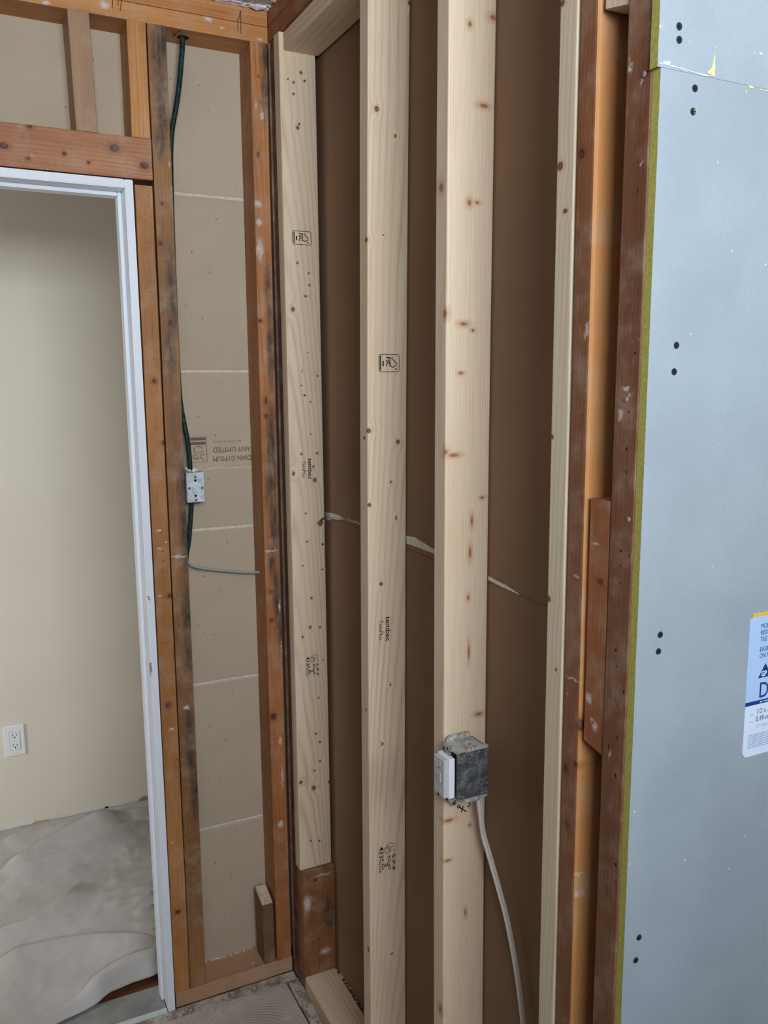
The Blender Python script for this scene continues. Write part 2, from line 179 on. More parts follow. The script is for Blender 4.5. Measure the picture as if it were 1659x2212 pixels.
# ------------------------------------------------------------------ camera
cam = bpy.data.cameras.new('camera')
cam.sensor_fit = 'VERTICAL'; cam.sensor_height = 36.0
cam.lens = D['cam'][6] / 2212 * 36.0
cam.clip_start = 0.02
cam_o = bpy.data.objects.new('camera', cam); col.objects.link(cam_o)
cr, cu, cf = [Vector(v) for v in D['camrot']]
cam_o.matrix_world = Matrix(((cr.x, cu.x, -cf.x, D['cam'][0]), (cr.y, cu.y, -cf.y, D['cam'][1]), (cr.z, cu.z, -cf.z, D['cam'][2]), (0, 0, 0, 1)))
sc.camera = cam_o

# ------------------------------------------------------------------ world, lights, exposure
w = bpy.data.worlds.new('daylight'); sc.world = w; w.use_nodes = True
w.node_tree.nodes['Background'].inputs[0].default_value = (0.72, 0.83, 1.0, 1)
w.node_tree.nodes['Background'].inputs[1].default_value = 0.5
def area(name, loc, rot, sx, sy, power, colour):
    l = bpy.data.lights.new(name, 'AREA'); l.shape = 'RECTANGLE'; l.size = sx; l.size_y = sy
    l.energy = power; l.color = colour
    o = bpy.data.objects.new(name, l); col.objects.link(o); o.location = loc; o.rotation_euler = rot
    return o
R = math.radians
# daylight through the bathroom window behind the camera; the hall light is an added, unseen fill
area('window_daylight', (-0.55, -2.98, 2.06), (R(117), 0, 0), 1.05, 0.6, 74, (0.84, 0.93, 1.0))
area('hall_fill', (-2.3, 0.22, 1.15), (R(86), 0, R(-68)), 0.5, 0.9, 26, (0.96, 0.98, 1.0))
sc.view_settings.view_transform = 'Standard'
sc.view_settings.look = 'None'
sc.view_settings.exposure = -0.14
sc.view_settings.gamma = 1.0
sc.view_settings.use_curve_mapping = False

# ------------------------------------------------------------------ material helpers
def lin(c):
    f = lambda v: v / 12.92 if v <= 0.04045 else ((v + 0.055) / 1.055) ** 2.4
    return tuple(f(v / 255) for v in c) + (1,)

class NT:
    def __init__(s, name, rough=0.6, spec=0.3):
        s.m = bpy.data.materials.new(name); s.m.use_nodes = True
        s.t = s.m.node_tree; s.b = s.t.nodes['Principled BSDF']
        s.b.inputs['Roughness'].default_value = rough
        s.b.inputs['Specular IOR Level'].default_value = spec
        s.tc = s.t.nodes.new('ShaderNodeTexCoord').outputs['Object']; s.nrm = s.tc.node.outputs['Normal']
    def put(s, inp, v):
        if isinstance(v, bpy.types.NodeSocket): s.t.links.new(v, inp)
        elif v is not None: inp.default_value = v
    def n(s, typ, ins=(), **pr):
        nd = s.t.nodes.new('ShaderNode' + typ)
        for k, v in pr.items(): setattr(nd, k, v)
        for i, v in (ins.items() if isinstance(ins, dict) else enumerate(ins)): s.put(nd.inputs[i], v)
        return nd
    def math(s, op, a, b=None, c=None, clamp=False):
        return s.n('Math', (a, b, c)[:3 if c is not None else 2 if b is not None else 1], operation=op, use_clamp=clamp).outputs[0]
    def vmul(s, v, sc): return s.n('VectorMath', (v, sc), operation='MULTIPLY').outputs[0]
    def vadd(s, v, sc): return s.n('VectorMath', (v, sc), operation='ADD').outputs[0]
    def noise(s, vec, scale=1.0, detail=3, rough=0.55, col=False):
        nd = s.n('TexNoise', {'Vector': vec, 'Scale': scale, 'Detail': detail, 'Roughness': rough})
        return nd.outputs['Color' if col else 'Fac']
    def rng(s, v, a, b, c=0.0, d=1.0):
        return s.n('MapRange', (v, a, b, c, d), interpolation_type='SMOOTHSTEP').outputs[0]
    def mix(s, f, a, b, mode='MIX'):
        nd = s.n('Mix', data_type='RGBA', blend_type=mode)
        s.put(nd.inputs[0], f); s.put(nd.inputs[6], a); s.put(nd.inputs[7], b)
        return nd.outputs[2]
    def bump(s, h, strength=0.3, dist=0.001):
        nd = s.n('Bump', {'Strength': strength, 'Distance': dist, 'Height': h})
        s.t.links.new(nd.outputs[0], s.b.inputs['Normal'])
    def colour(s, c): s.put(s.b.inputs['Base Color'], c)
    def spots(s, coord, L):
        """normalised distance to the nearest of a list of ellipsoids (cx,cy,cz,rx,ry,rz)"""
        best = None
        for (cx, cy, cz, rx, ry, rz) in L:
            v = s.n('VectorMath', (coord, (1 / rx, 1 / ry, 1 / rz), (-cx / rx, -cy / ry, -cz / rz)), operation='MULTIPLY_ADD').outputs[0]
            d = s.n('VectorMath', (v,), operation='LENGTH').outputs[1]
            best = d if best is None else s.math('MINIMUM', best, d)
        return best

def plain(name, c, rough=0.6, spec=0.3, metal=0.0, var=0.0, vscale=40):
    k = NT(name, rough, spec); k.b.inputs['Metallic'].default_value = metal
    if var:
        f = k.noise(k.tc, vscale, 4)
        f = k.rng(f, 0.3, 0.7)
        k.colour(k.mix(f, tuple(v * (1 - var) for v in lin(c)[:3]) + (1,), lin(c)))
    else: k.colour(lin(c))
    return k.m

def wood(name, loc, axis='z', old=False, seed=0, knots=(), nails=(), whites=(), darks=(), face='y', tint=1.0, ring=0.0042, pith=None, dirt=0.5, cols=None, near=None, dust=.34, knotc=(108, 66, 44), knoth=.35):
    rnd = random.Random(seed)
    k = NT(name, 0.55 if old else 0.62, 0.3)
    raw = k.tc
    s = k.n('SeparateXYZ', (raw,)).outputs
    order = {'z': (0, 1, 2), 'x': (1, 2, 0), 'y': (0, 2, 1)}[axis]
    P = k.n('CombineXYZ', [s[i] for i in order]).outputs[0]
    P = k.vadd(P, (0, 0, seed * .37))
    def loc_spots(L, fat=0.012):
        out = []
        for (x, y, z, rx, rz) in L:
            c = (x - loc[0], y - loc[1], z - loc[2])
            a = {'y': (rx, fat, rz), 'x': (fat, rx, rz)}.get(face)
            if face == 'auto': a = (rx, rx, rz)
            out.append(c + a)
        return out
    wob = k.vadd(raw, k.vmul(k.vadd(k.noise(raw, 260, 2, col=True), (-.5, -.5, -.5)), (.0018, .0018, .0022)))
    kd = k.spots(wob, loc_spots(knots)) if knots else None
    # growth rings about a pith line beside the board
    wn = k.noise(k.vmul(P, (7, 7, 1.3)), 1, 2, col=True)
    Pw = k.vadd(P, k.vmul(k.vadd(wn, (-.5, -.5, -.5)), (.014, .014, 0)))
    if pith is None: pith = (rnd.uniform(-.02, .02), rnd.choice((-1, 1)) * rnd.uniform(.03, .06), rnd.uniform(-.02, .02), rnd.uniform(-.012, .012))
    ps = k.n('SeparateXYZ', (Pw,)).outputs
    ax = k.math('ADD', ps[0], k.math('MULTIPLY_ADD', ps[2], pith[2], -pith[0]))
    ay = k.math('ADD', ps[1], k.math('MULTIPLY_ADD', ps[2], pith[3], -pith[1]))
    rad = k.math('SQRT', k.math('ADD', k.math('MULTIPLY', ax, ax), k.math('MULTIPLY', ay, ay)))
    if kd is not None:
        infl = k.math('POWER', 2.718, k.math('MULTIPLY', k.math('MULTIPLY', kd, kd), -0.16))
        rad = k.math('MULTIPLY_ADD', infl, 0.0045, rad)
    rg = k.math('SINE', k.math('MULTIPLY', rad, 6.283 / ring))
    rg = k.math('POWER', k.math('MULTIPLY_ADD', rg, .5, .5), 3.0 if not old else 2.0)
    rg = k.math('MULTIPLY', rg, k.rng(k.noise(k.vmul(P, (25, 25, 2)), 1, 2), .3, .75, .25, 1.0))
    fib = k.noise(k.vmul(P, (420, 420, 9)), 1, 4, .6)
    big = k.noise(k.vmul(P, (14, 14, 1.6)), 1, 4, .6)
    if not old:
        c0, c1 = cols or ((222, 202, 177), (188, 149, 112))
        c = k.mix(k.math('MULTIPLY', rg, .62), lin(c0), lin(c1))
        c = k.mix(k.rng(big, .45, .75, 0, .45), c, lin((211, 182, 146)))
        c = k.mix(k.rng(fib, .35, .8, 0, .28), c, lin((178, 148, 112)))
        if kd is not None:
            c = k.mix(k.rng(kd, .8, 2.0 if knoth < .5 else 3.0, knoth, 0), c, lin((188, 142, 104)))
            c = k.mix(k.rng(kd, .6, 1.1, .95, 0), c, lin(knotc))
            c = k.mix(k.rng(kd, .2, .55, .5, 0), c, lin((146, 94, 66)))
    else:
        c0, c1, c2 = cols or ((188, 122, 68), (152, 92, 48), (120, 70, 38))
        c = k.mix(k.rng(big, .35, .65), lin(c0), lin(c1))
        c = k.mix(k.math('MULTIPLY', rg, .5), c, lin(c2))
        c = k.mix(k.rng(fib, .45, .8, 0, .35), c, lin((96, 58, 34)))
        if near: c = k.mix(k.math('MULTIPLY', k.math('LESS_THAN', k.n('SeparateXYZ', (k.nrm,)).outputs[1], -.5), k.rng(big, .2, .7, .95, .7)), c, lin(near))   # lit look of the near side painted in as lighter orange
        st = k.noise(k.vmul(P, (38, 38, 5)), 1, 5, .65)
        c = k.mix(k.rng(st, .60, .76, 0, .75 * dirt), c, lin((84, 62, 46)))
        if kd is not None:
            c = k.mix(k.rng(kd, .9, 2.8, .5, 0), c, lin((120, 62, 34)))
            c = k.mix(k.rng(kd, .8, 1.15, .95, 0), c, lin((74, 36, 24)))
            c = k.mix(k.rng(kd, .3, .7, .5, 0), c, lin((104, 58, 42)))
        if darks:
            big_w = k.vadd(raw, k.vmul(k.vadd(k.noise(k.vmul(raw, (60, 60, 14)), 1, 4, col=True), (-.5, -.5, -.5)), (.016, .016, .05)))
            dd = k.spots(big_w, loc_spots(darks, .03))
            f = k.math('MULTIPLY', k.rng(dd, .2, 1.7, 1.0, 0), k.rng(k.noise(k.vmul(P, (110, 110, 26)), 1, 5, .7), .32, .56, .4, 1))
            c = k.mix(f, c, lin((62, 52, 44)))
        # plaster smears left on the old framing
        sm = k.math('MULTIPLY', k.rng(k.noise(raw, 95, 6, .7), .60, .70), k.rng(k.noise(raw, 11, 2), .50, .68))
        c = k.mix(k.math('MULTIPLY', sm, .75 * dirt), c, lin((206, 192, 182)))
        haze = k.rng(k.noise(raw, 18, 4, .65), .42, .75, dust * .45 if dust > .4 else 0, dust)
        c = k.mix(haze, c, lin((184, 162, 142)))
        if whites:
            ww = k.vadd(raw, k.vmul(k.vadd(k.noise(raw, 110, 5, .75, col=True), (-.5, -.5, -.5)), (.022, .022, .020)))
            wd = k.spots(ww, loc_spots(whites, .02))
            c = k.mix(k.math('MULTIPLY', k.rng(wd, .1, 1.2, .85, 0), k.rng(k.noise(raw, 260, 5, .75), .30, .50)), c, lin((214, 204, 200)))
    if nails:
        nd = k.spots(wob, loc_spots(nails))
        c = k.mix(k.rng(nd, .75, 1.1, .97, 0), c, lin((34, 24, 20)))
    if tint != 1.0: c = k.mix(1.0, c, (tint, tint, tint, 1), 'MULTIPLY')
    k.colour(c)
    k.bump(k.math('ADD', k.math('MULTIPLY', fib, .6), k.math('MULTIPLY', rg, -.3)), .35 if old else .22, .0012)
    return k.m

# ------------------------------------------------------------------ object helpers
def obj(name, verts, faces, mats=None, parent=None, loc=(0, 0, 0), smooth=False, fm=None):
    me = bpy.data.meshes.new(name); me.from_pydata([tuple(v) for v in verts], [], faces); me.update()
    for m in (mats if isinstance(mats, (list, tuple)) else [mats] if mats else []): me.materials.append(m)
    if fm: me.polygons.foreach_set('material_index', fm)
    if smooth: me.polygons.foreach_set('use_smooth', [True] * len(me.polygons))
    o = bpy.data.objects.new(name, me); col.objects.link(o)
    if parent: o.parent = parent; o.location = Vector(loc)
    else: o.location = loc
    return o
def empty(name, loc=(0, 0, 0)):
    o = bpy.data.objects.new(name, None); col.objects.link(o); o.location = loc; o.empty_display_size = .05
    return o
def tag(o, label=None, cat=None, group=None, kind=None):
    if label: o['label'] = label
    if cat: o['category'] = cat
    if group: o['group'] = group
    if kind: o['kind'] = kind
    return o
def struct(o, label=None): 
    o['kind'] = 'structure'
    if label: o['label'] = label
    return o
def boxgeo(x0, x1, y0, y1, z0, z1):
    v = [(x, y, z) for x in (x0, x1) for y in (y0, y1) for z in (z0, z1)]
    f = [(0, 1, 3, 2), (4, 6, 7, 5), (0, 4, 5, 1), (2, 3, 7, 6), (0, 2, 6, 4), (1, 5, 7, 3)]
    return v, f
def join(*geos):
    V, F = [], []
    for v, f in geos:
        n = len(V); V += list(v); F += [tuple(i + n for i in q) for q in f]
    return V, F
def bev(o, wd, seg=2):
    me = o.data; bm = bmesh.new(); bm.from_mesh(me)
    bmesh.ops.bevel(bm, geom=list(bm.edges), offset=wd, segments=seg, affect='EDGES', profile=.5)
    bm.to_mesh(me); bm.free(); return o
def box(name, b, m, parent=None, bw=0, origin=None):
    """box in world coordinates; child objects keep world placement under a parent that is only translated"""
    cx, cy, cz = ((b[0] + b[1]) / 2, (b[2] + b[3]) / 2, b[4]) if origin is None else origin
    v, f = boxgeo(b[0] - cx, b[1] - cx, b[2] - cy, b[3] - cy, b[4] - cz, b[5] - cz)
    o = obj(name, v, f, m)
    if bw: bev(o, bw)
    place(o, (cx, cy, cz), parent)
    return o
def place(o, loc, parent=None):
    if parent:
        o.parent = parent; off = Vector((0, 0, 0)); p = parent
        while p: off += p.location; p = p.parent
        o.location = Vector(loc) - off
    else: o.location = loc
def lumber(name, label, b, axis='z', old=False, lean=(0, 0, 0, 0), bow=(0, 0), r=None, seg=14, cat='stud', group=None, seed=0, parent=None, endcut=None, mat=None, **wk):
    x0, x1, y0, y1, z0, z1 = b
    loc = ((x0 + x1) / 2, (y0 + y1) / 2, z0)
    if r is None: r = .0018 if old else .0032
    ia, ib, il = {'z': (0, 1, 2), 'x': (1, 2, 0), 'y': (0, 2, 1)}[axis]
    lo = [x0 - loc[0], y0 - loc[1], z0 - loc[2]]; hi = [x1 - loc[0], y1 - loc[1], z1 - loc[2]]
    a0, a1, b0, b1, l0, l1 = lo[ia], hi[ia], lo[ib], hi[ib], lo[il], hi[il]
    ring = []
    for (ca, cb, st) in ((a1 - r, b1 - r, 0), (a0 + r, b1 - r, 90), (a0 + r, b0 + r, 180), (a1 - r, b0 + r, 270)):
        for q in range(4):
            an = R(st + 30 * q); ring.append((ca + r * math.cos(an), cb + r * math.sin(an)))
    V, F = [], []; nr = len(ring)
    for i in range(seg + 1):
        t = i / seg; L = l0 + (l1 - l0) * t
        da = lean[0] + (lean[2] - lean[0]) * t + bow[0] * 4 * t * (1 - t)
        db = lean[1] + (lean[3] - lean[1]) * t + bow[1] * 4 * t * (1 - t)
        for (pa, pb) in ring:
            w_ = .0007 * noise.noise((pa * 30 + seed, pb * 30, L * 9)) if old else 0
            p = [0, 0, 0]; p[ia] = pa + da + w_; p[ib] = pb + db + w_; p[il] = L
            if endcut and i in (0, seg): p[il] += endcut[0 if i == 0 else 1] * ((pb - b0) / (b1 - b0) - .5)
            V.append(p)
    for i in range(seg):
        for j in range(nr):
            F.append((i * nr + j, i * nr + (j + 1) % nr, (i + 1) * nr + (j + 1) % nr, (i + 1) * nr + j))
    F.append(tuple(range(nr))[::-1]); F.append(tuple(seg * nr + j for j in range(nr)))
    m = mat or wood(name + '_wood', loc, axis, old, seed, **wk)
    o = obj(name, V, F, m)
    bm = bmesh.new(); bm.from_mesh(o.data); bmesh.ops.recalc_face_normals(bm, faces=bm.faces); bm.to_mesh(o.data); bm.free()
    place(o, loc, parent)
    if label: tag(o, label, cat, group)
    return o
def tube(pts, rad, n=10, sub=8, closed_ends=True, rad2=None, flat=None):
    """swept tube through a Catmull-Rom curve; rad2 = second radius for an oval"""
    P = [Vector(p) for p in pts]; Q = []
    for i in range(len(P) - 1):
        p0 = P[max(i - 1, 0)]; p1 = P[i]; p2 = P[i + 1]; p3 = P[min(i + 2, len(P) - 1)]
        for s in range(sub):
            t = s / sub
            Q.append(.5 * ((2 * p1) + (p2 - p0) * t + (2 * p0 - 5 * p1 + 4 * p2 - p3) * t * t + (3 * p1 - p0 - 3 * p2 + p3) * t ** 3))
    Q.append(P[-1])
    V, F = [], []; ref = Vector(flat) if flat else Vector((.3, 1, .2))
    for i, q in enumerate(Q):
        d = (Q[min(i + 1, len(Q) - 1)] - Q[max(i - 1, 0)]).normalized()
        a = d.cross(ref).normalized(); b_ = d.cross(a)
        for j in range(n):
            an = 2 * math.pi * j / n
            V.append(q + a * (rad * math.cos(an)) + b_ * ((rad2 or rad) * math.sin(an)))
    for i in range(len(Q) - 1):
        for j in range(n): F.append((i * n + j, i * n + (j + 1) % n, (i + 1) * n + (j + 1) % n, (i + 1) * n + j))
    F.append(tuple(range(n))[::-1]); F.append(tuple((len(Q) - 1) * n + j for j in range(n)))
    return V, F
# ---- flat print: 2-D shapes mapped on to a surface frame (origin, right, up)
def text2d(body, size=1.0, bold=0.0, xs=1.0, at=(0, 0), align='LEFT'):
    cu_ = bpy.data.curves.new('t', 'FONT'); cu_.body = body; cu_.size = size; cu_.offset = bold; cu_.align_x = align; cu_.resolution_u = 3
    o = bpy.data.objects.new('t', cu_); col.objects.link(o)
    bpy.context.view_layer.update()
    me = bpy.data.meshes.new_from_object(o.evaluated_get(bpy.context.evaluated_depsgraph_get()))
    V = [(v.co.x * xs + at[0], v.co.y + at[1]) for v in me.vertices]; F = [tuple(p.vertices) for p in me.polygons]
    bpy.data.objects.remove(o); bpy.data.curves.remove(cu_); bpy.data.meshes.remove(me)
    return V, F
def stroke2d(pts, wd, closed=False):
    P = [Vector((p[0], p[1])) for p in pts]; n = len(P); V, F = [], []
    for i in range(n):
        a = P[(i - 1) % n] if closed or i else P[i]; b_ = P[(i + 1) % n] if closed or i < n - 1 else P[i]
        d = (b_ - a); d = d.normalized() if d.length > 1e-9 else Vector((1, 0)); nn = Vector((-d.y, d.x)) * wd / 2
        V += [tuple(P[i] + nn), tuple(P[i] - nn)]
    for i in range(n if closed else n - 1):
        j = (i + 1) % n; F.append((2 * i, 2 * i + 1, 2 * j + 1, 2 * j))
    return V, F
def disc2d(cx, cy, r, n=16, rx=None):
    return [(cx + (rx or r) * math.cos(2 * math.pi * i / n), cy + r * math.sin(2 * math.pi * i / n)) for i in range(n)], [tuple(range(n))]
def rrect(x0, x1, y0, y1, r, n=5):
    P = []
    for (cx, cy, st) in ((x1 - r, y1 - r, 0), (x0 + r, y1 - r, 90), (x0 + r, y0 + r, 180), (x1 - r, y0 + r, 270)):
        for q in range(n + 1): an = R(st + 90 * q / n); P.append((cx + r * math.cos(an), cy + r * math.sin(an)))
    return P
def decal(name, shapes, origin, right, up, m, parent, lift=.0004):
    V, F = join(*shapes); rt = Vector(right).normalized(); u = Vector(up).normalized(); nrm = rt.cross(u)
    o = obj(name, [rt * v[0] + u * v[1] + nrm * lift for v in V], F, m)
    place(o, origin, parent); return o
def poly_patch(name, pts, nrm, m, parent, thick=.0006, jag=0, seed=0):
    """thin sheet with the given outline (world points) lying on a surface with normal nrm"""
    rnd = random.Random(seed); n = Vector(nrm); P = [Vector(p) for p in pts]; c = sum(P, Vector()) / len(P)
    Q = []
    for i, p in enumerate(P):
        q = P[(i + 1) % len(P)]
        k = max(1, int((q - p).length / .004)) if jag else 1
        for s in range(k):
            t = p.lerp(q, s / k); Q.append(t + Vector((rnd.uniform(-jag, jag), rnd.uniform(-jag, jag), rnd.uniform(-jag, jag))) * (1 if s else .4))
    Q = [q - n * ((q - P[0]).dot(n)) for q in Q]; k = len(Q)
    V = [q - c for q in Q] + [q - c + n * thick for q in Q]
    F = [tuple(range(k, 2 * k)), tuple(range(k))[::-1]] + [(i, (i + 1) % k, k + (i + 1) % k, k + i) for i in range(k)]
    o = obj(name, V, F, m)
    bm = bmesh.new(); bm.from_mesh(o.data); bmesh.ops.recalc_face_normals(bm, faces=bm.faces); bm.to_mesh(o.data); bm.free()
    place(o, c, parent); return o
def screw_mesh(name, r, m, dish=True):
    """screw head facing -y: rim, sloping dish and a cross recess"""
    n = 16; V, F = [], []
    rings = [(r, .0), (r * .92, -.0007), (r * .5, -.0004 if dish else -.0012)]
    for (rr, y) in rings:
        for j in range(n): V.append((rr * math.cos(2 * math.pi * j / n), y, rr * math.sin(2 * math.pi * j / n)))
    for i in range(2):
        for j in range(n): F.append((i * n + j, (i + 1) * n + j, (i + 1) * n + (j + 1) % n, i * n + (j + 1) % n))
    F.append(tuple(2 * n + j for j in range(n)))
    fm = [0] * len(F)
    for (a, b_) in ((.45, .13), (.13, .45)):
        k = len(V); V += [(-a * r, -.0013, -b_ * r), (a * r, -.0013, -b_ * r), (a * r, -.0013, b_ * r), (-a * r, -.0013, b_ * r)]; F.append((k, k + 1, k + 2, k + 3)); fm.append(1)
    me = bpy.data.meshes.new(name); me.from_pydata(V, [], F); me.update()
    for q in m: me.materials.append(q)
    me.polygons.foreach_set('material_index', fm); return me
def inst(name, me, loc, parent, rot=(0, 0, 0)):
    o = bpy.data.objects.new(name, me); col.objects.link(o); place(o, loc, parent); o.rotation_euler = rot; return o

# ------------------------------------------------------------------ shared materials
white_paint = NT('white_paint', .38, .4)
_j = white_paint.spots(white_paint.vadd(white_paint.tc, white_paint.vmul(white_paint.vadd(white_paint.noise(white_paint.tc, 120, 4, col=True), (-.5, -.5, -.5)), (.02, .02, .03))), [(-.006, -.058, .925, .006, .02, .022), (.0, -.058, 1.10, .004, .02, .008)])
white_paint.colour(white_paint.mix(white_paint.rng(_j, .6, 1.0, .9, 0), lin((228, 232, 240)), lin((150, 120, 100))))
white_plain = plain('white_plain_paint', (228, 232, 240), .4)
ink = plain('black_ink', (26, 22, 22), .7)
ink_brown = plain('faded_ink', (112, 92, 80), .8)
pencil = plain('pencil_lead', (70, 48, 34), .7)
dark_hole = plain('dark_hole', (12, 10, 9), .9)
metal_grey = plain('zinc_screw', (150, 142, 134), .6, .3, 0, .35, 400)
metal_dark = plain('screw_recess', (28, 28, 32), .6)
black_screw = plain('black_phosphate', (44, 46, 54), .55, .4, .3)
plaster = plain('raw_plaster', (226, 222, 214), .85, .1, 0, .15, 120)

def paper(name, c, speck=.5, tone=.12):
    k = NT(name, .85, .12)
    a = k.noise(k.tc, 3.0, 3); c1 = k.mix(k.rng(a, .3, .7), tuple(v * (1 - tone) for v in lin(c)[:3]) + (1,), lin(c))
    c1 = k.mix(k.rng(k.noise(k.tc, 700, 3), .4, .8, 0, .16), c1, lin(tuple(max(0, v - 46) for v in c)))
    if speck:
        vo = k.n('TexVoronoi', {'Vector': k.tc, 'Scale': 46.0, 'Randomness': 1.0})
        sz = k.n('SeparateColor', (vo.outputs['Color'],)).outputs
        f = k.math('MULTIPLY', k.math('LESS_THAN', vo.outputs['Distance'], k.math('MULTIPLY', sz[0], .085)), k.math('GREATER_THAN', sz[1], .55))
        c1 = k.mix(k.math('MULTIPLY', f, .85 * speck), c1, lin((52, 40, 34)))
        f2 = k.math('MULTIPLY', k.rng(k.noise(k.vmul(k.tc, (60, 60, 60)), 1, 6, .75), .72, .78), .6 * speck)
        c1 = k.mix(f2, c1, lin((222, 214, 204)))
    k.colour(c1); k.bump(k.noise(k.tc, 500, 3), .15, .0006)
    return k.m
lath_paper = paper('grey_lath_paper', (188, 171, 150), 1.0)
kraft = paper('brown_kraft_paper', (145, 116, 92), .15)
kraft_edge = plain('torn_gypsum', (226, 222, 212), .9, .1, 0, .2, 150)
kraft_flap = plain('torn_kraft', (132, 104, 84), .9, .1)
hall_paint = NT('beige_wall_paint', .55, .3); hall_paint.colour(hall_paint.mix(hall_paint.rng(hall_paint.noise(hall_paint.tc, 1.3, 2), .3, .7), lin((220, 211, 195)), lin((226, 217, 203)))); hall_paint.bump(hall_paint.noise(hall_paint.tc, 260, 3), .12, .0008); hall_paint = hall_paint.m
room_paint = plain('room_wall_paint', (112, 104, 96), .8)

# ================================================================== THE SETTING
# plywood floor with curved grain
k = NT('plywood', .7, .2)
s_ = k.n('SeparateXYZ', (k.vadd(k.tc, k.vmul(k.vadd(k.noise(k.tc, 5, 3, col=True), (-.5, -.5, -.5)), (.012, .012, 0))),)).outputs
ax_ = k.math('MULTIPLY', k.math('ADD', s_[0], -.462), .62); ay_ = k.math('ADD', s_[1], -1.318)
rd = k.math('SQRT', k.math('ADD', k.math('MULTIPLY', ax_, ax_), k.math('MULTIPLY', ay_, ay_)))
g = k.math('POWER', k.math('MULTIPLY_ADD', k.math('SINE', k.math('MULTIPLY', rd, 760)), .5, .5), 2)
c = k.mix(k.math('MULTIPLY', g, k.rng(k.noise(k.tc, 9, 3), .35, .65, .1, .75)), lin((186, 178, 166)), lin((146, 132, 116)))
c = k.mix(k.rng(k.noise(k.tc, 22, 5, .65), .5, .75, 0, .6), c, lin((206, 204, 202)))
c = k.mix(k.rng(k.noise(k.tc, 60, 4), .62, .72, 0, .5), c, lin((112, 98, 86)))
k.colour(c); k.bump(g, .2, .001); ply = k.m
k = NT('old_subfloor', .8, .15)
c = k.mix(k.rng(k.noise(k.tc, 28, 5, .7), .4, .62), lin((140, 124, 106)), lin((190, 184, 176)))
c = k.mix(k.rng(k.noise(k.tc, 90, 4, .7), .6, .7, 0, .8), c, lin((74, 58, 46)))
k.colour(c); k.bump(k.noise(k.tc, 80, 4), .5, .003); subfloor = k.m
fl = struct(empty('floor'), 'plywood bathroom subfloor with curved grain lines')
box('plywood_sheet', (-1.35, -.034, -3.0, -.036, -.018, 0), ply, fl, .0008)
box('plywood_sheet', (.09, 1.2, -3.0, -1.285, -.018, 0), ply, fl, .0008)
box('subfloor_board', (-1.35, .0, -.0315, .0, -.02, -.001), subfloor, fl, .001)
box('subfloor_board', (-.0295, .1, -3.0, -.032, -.02, -.001), subfloor, fl, .001)
box('gap_sheet', (-1.35, 1.2, -3.0, .12, -.06, -.021), plain('gap_shade', (70, 56, 46)), fl)  # dark sheet added under the floor, stands in for shade in the gaps
hf = NT('dark_hardwood', .4, .4)
hf.colour(hf.mix(hf.noise(hf.vmul(hf.tc, (3, 90, 3)), 1, 4), lin((72, 42, 26)), lin((122, 76, 46)))); hf = hf.m
hallf = struct(empty('floor_hall'), 'dark hardwood hallway floor under the drop cloth')
for i in range(14):
    box('floor_plank', (-2.6, 1.6, .105 + i * .077, .1812 + i * .077, -.02, 0), hf, hallf, .0006)

ceil = NT('old_ceiling_plaster', .9, .1)
c = ceil.mix(ceil.rng(ceil.noise(ceil.tc, 45, 5, .7), .38, .62), lin((186, 172, 170)), lin((222, 218, 222)))
ceil.colour(c); ceil.bump(ceil.noise(ceil.tc, 60, 5, .7), .9, .006); ceil = ceil.m
ceilo = struct(box('ceiling', (-1.45, 1.2, -3.0, .0, 2.468, 2.50), ceil), 'scraped plaster ceiling with a broken white edge')
rnd = random.Random(4)
for i in range(34):
    t = i / 33; x = -.20 + .19 * t if i < 26 else -.012; y = -.006 - rnd.random() * .008 if i < 26 else -.01 - (i - 26) * .016
    if i < 26: x = -.20 + .19 * i / 25
    s = rnd.uniform(.003, .007) if i not in (22, 23) else .011
    bm = bmesh.new(); bmesh.ops.create_icosphere(bm, subdivisions=1, radius=s)
    for v in bm.verts: v.co += Vector((rnd.uniform(-1, 1), rnd.uniform(-1, 1), rnd.uniform(-1, 1))) * s * .4; v.co.z *= .6; v.co.x *= 1.6
    me = bpy.data.meshes.new('plaster_edge'); bm.to_mesh(me); bm.free(); me.materials.append(plaster if rnd.random() < .7 else ceil)
    inst('plaster_lump', me, (x, y, 2.467), ceilo)
struct(box('ceiling_hall', (-2.7, 1.6, .1, 1.2, 2.44, 2.47), room_paint), 'hallway ceiling')

# walls of the room out of view, with the window that lights it
wr = join(boxgeo(-1.45, -1.15, -3.08, -3.0, 0, 2.5), boxgeo(.05, 1.3, -3.08, -3.0, 0, 2.5), boxgeo(-1.15, .05, -3.08, -3.0, 0, 1.68), boxgeo(-1.15, .05, -3.08, -3.0, 2.44, 2.5))
struct(obj('wall_rear', wr[0], wr[1], room_paint), 'painted wall around the window behind the viewer')
struct(box('wall_left', (-1.45, -1.35, -3.0, .1, 0, 2.5), room_paint), 'painted side wall left of the doorway')
struct(box('wall_far_right', (1.2, 1.3, -3.0, -1.2, 0, 2.5), room_paint), 'painted side wall beyond the blue boards')
w1 = struct(empty('window_1', (-.55, -3.02, 1.68)), 'white framed window behind the viewer')
for b in ((-1.15, -1.10, -3.05, -3.0, 1.68, 2.44), (.0, .05, -3.05, -3.0, 1.68, 2.44)): box('window_jamb', b, white_plain, w1, .003)
for b in ((-1.10, .0, -3.05, -3.0, 2.39, 2.44), (-1.10, .0, -3.05, -3.0, 1.68, 1.73)): box('window_rail', b, white_plain, w1, .003)

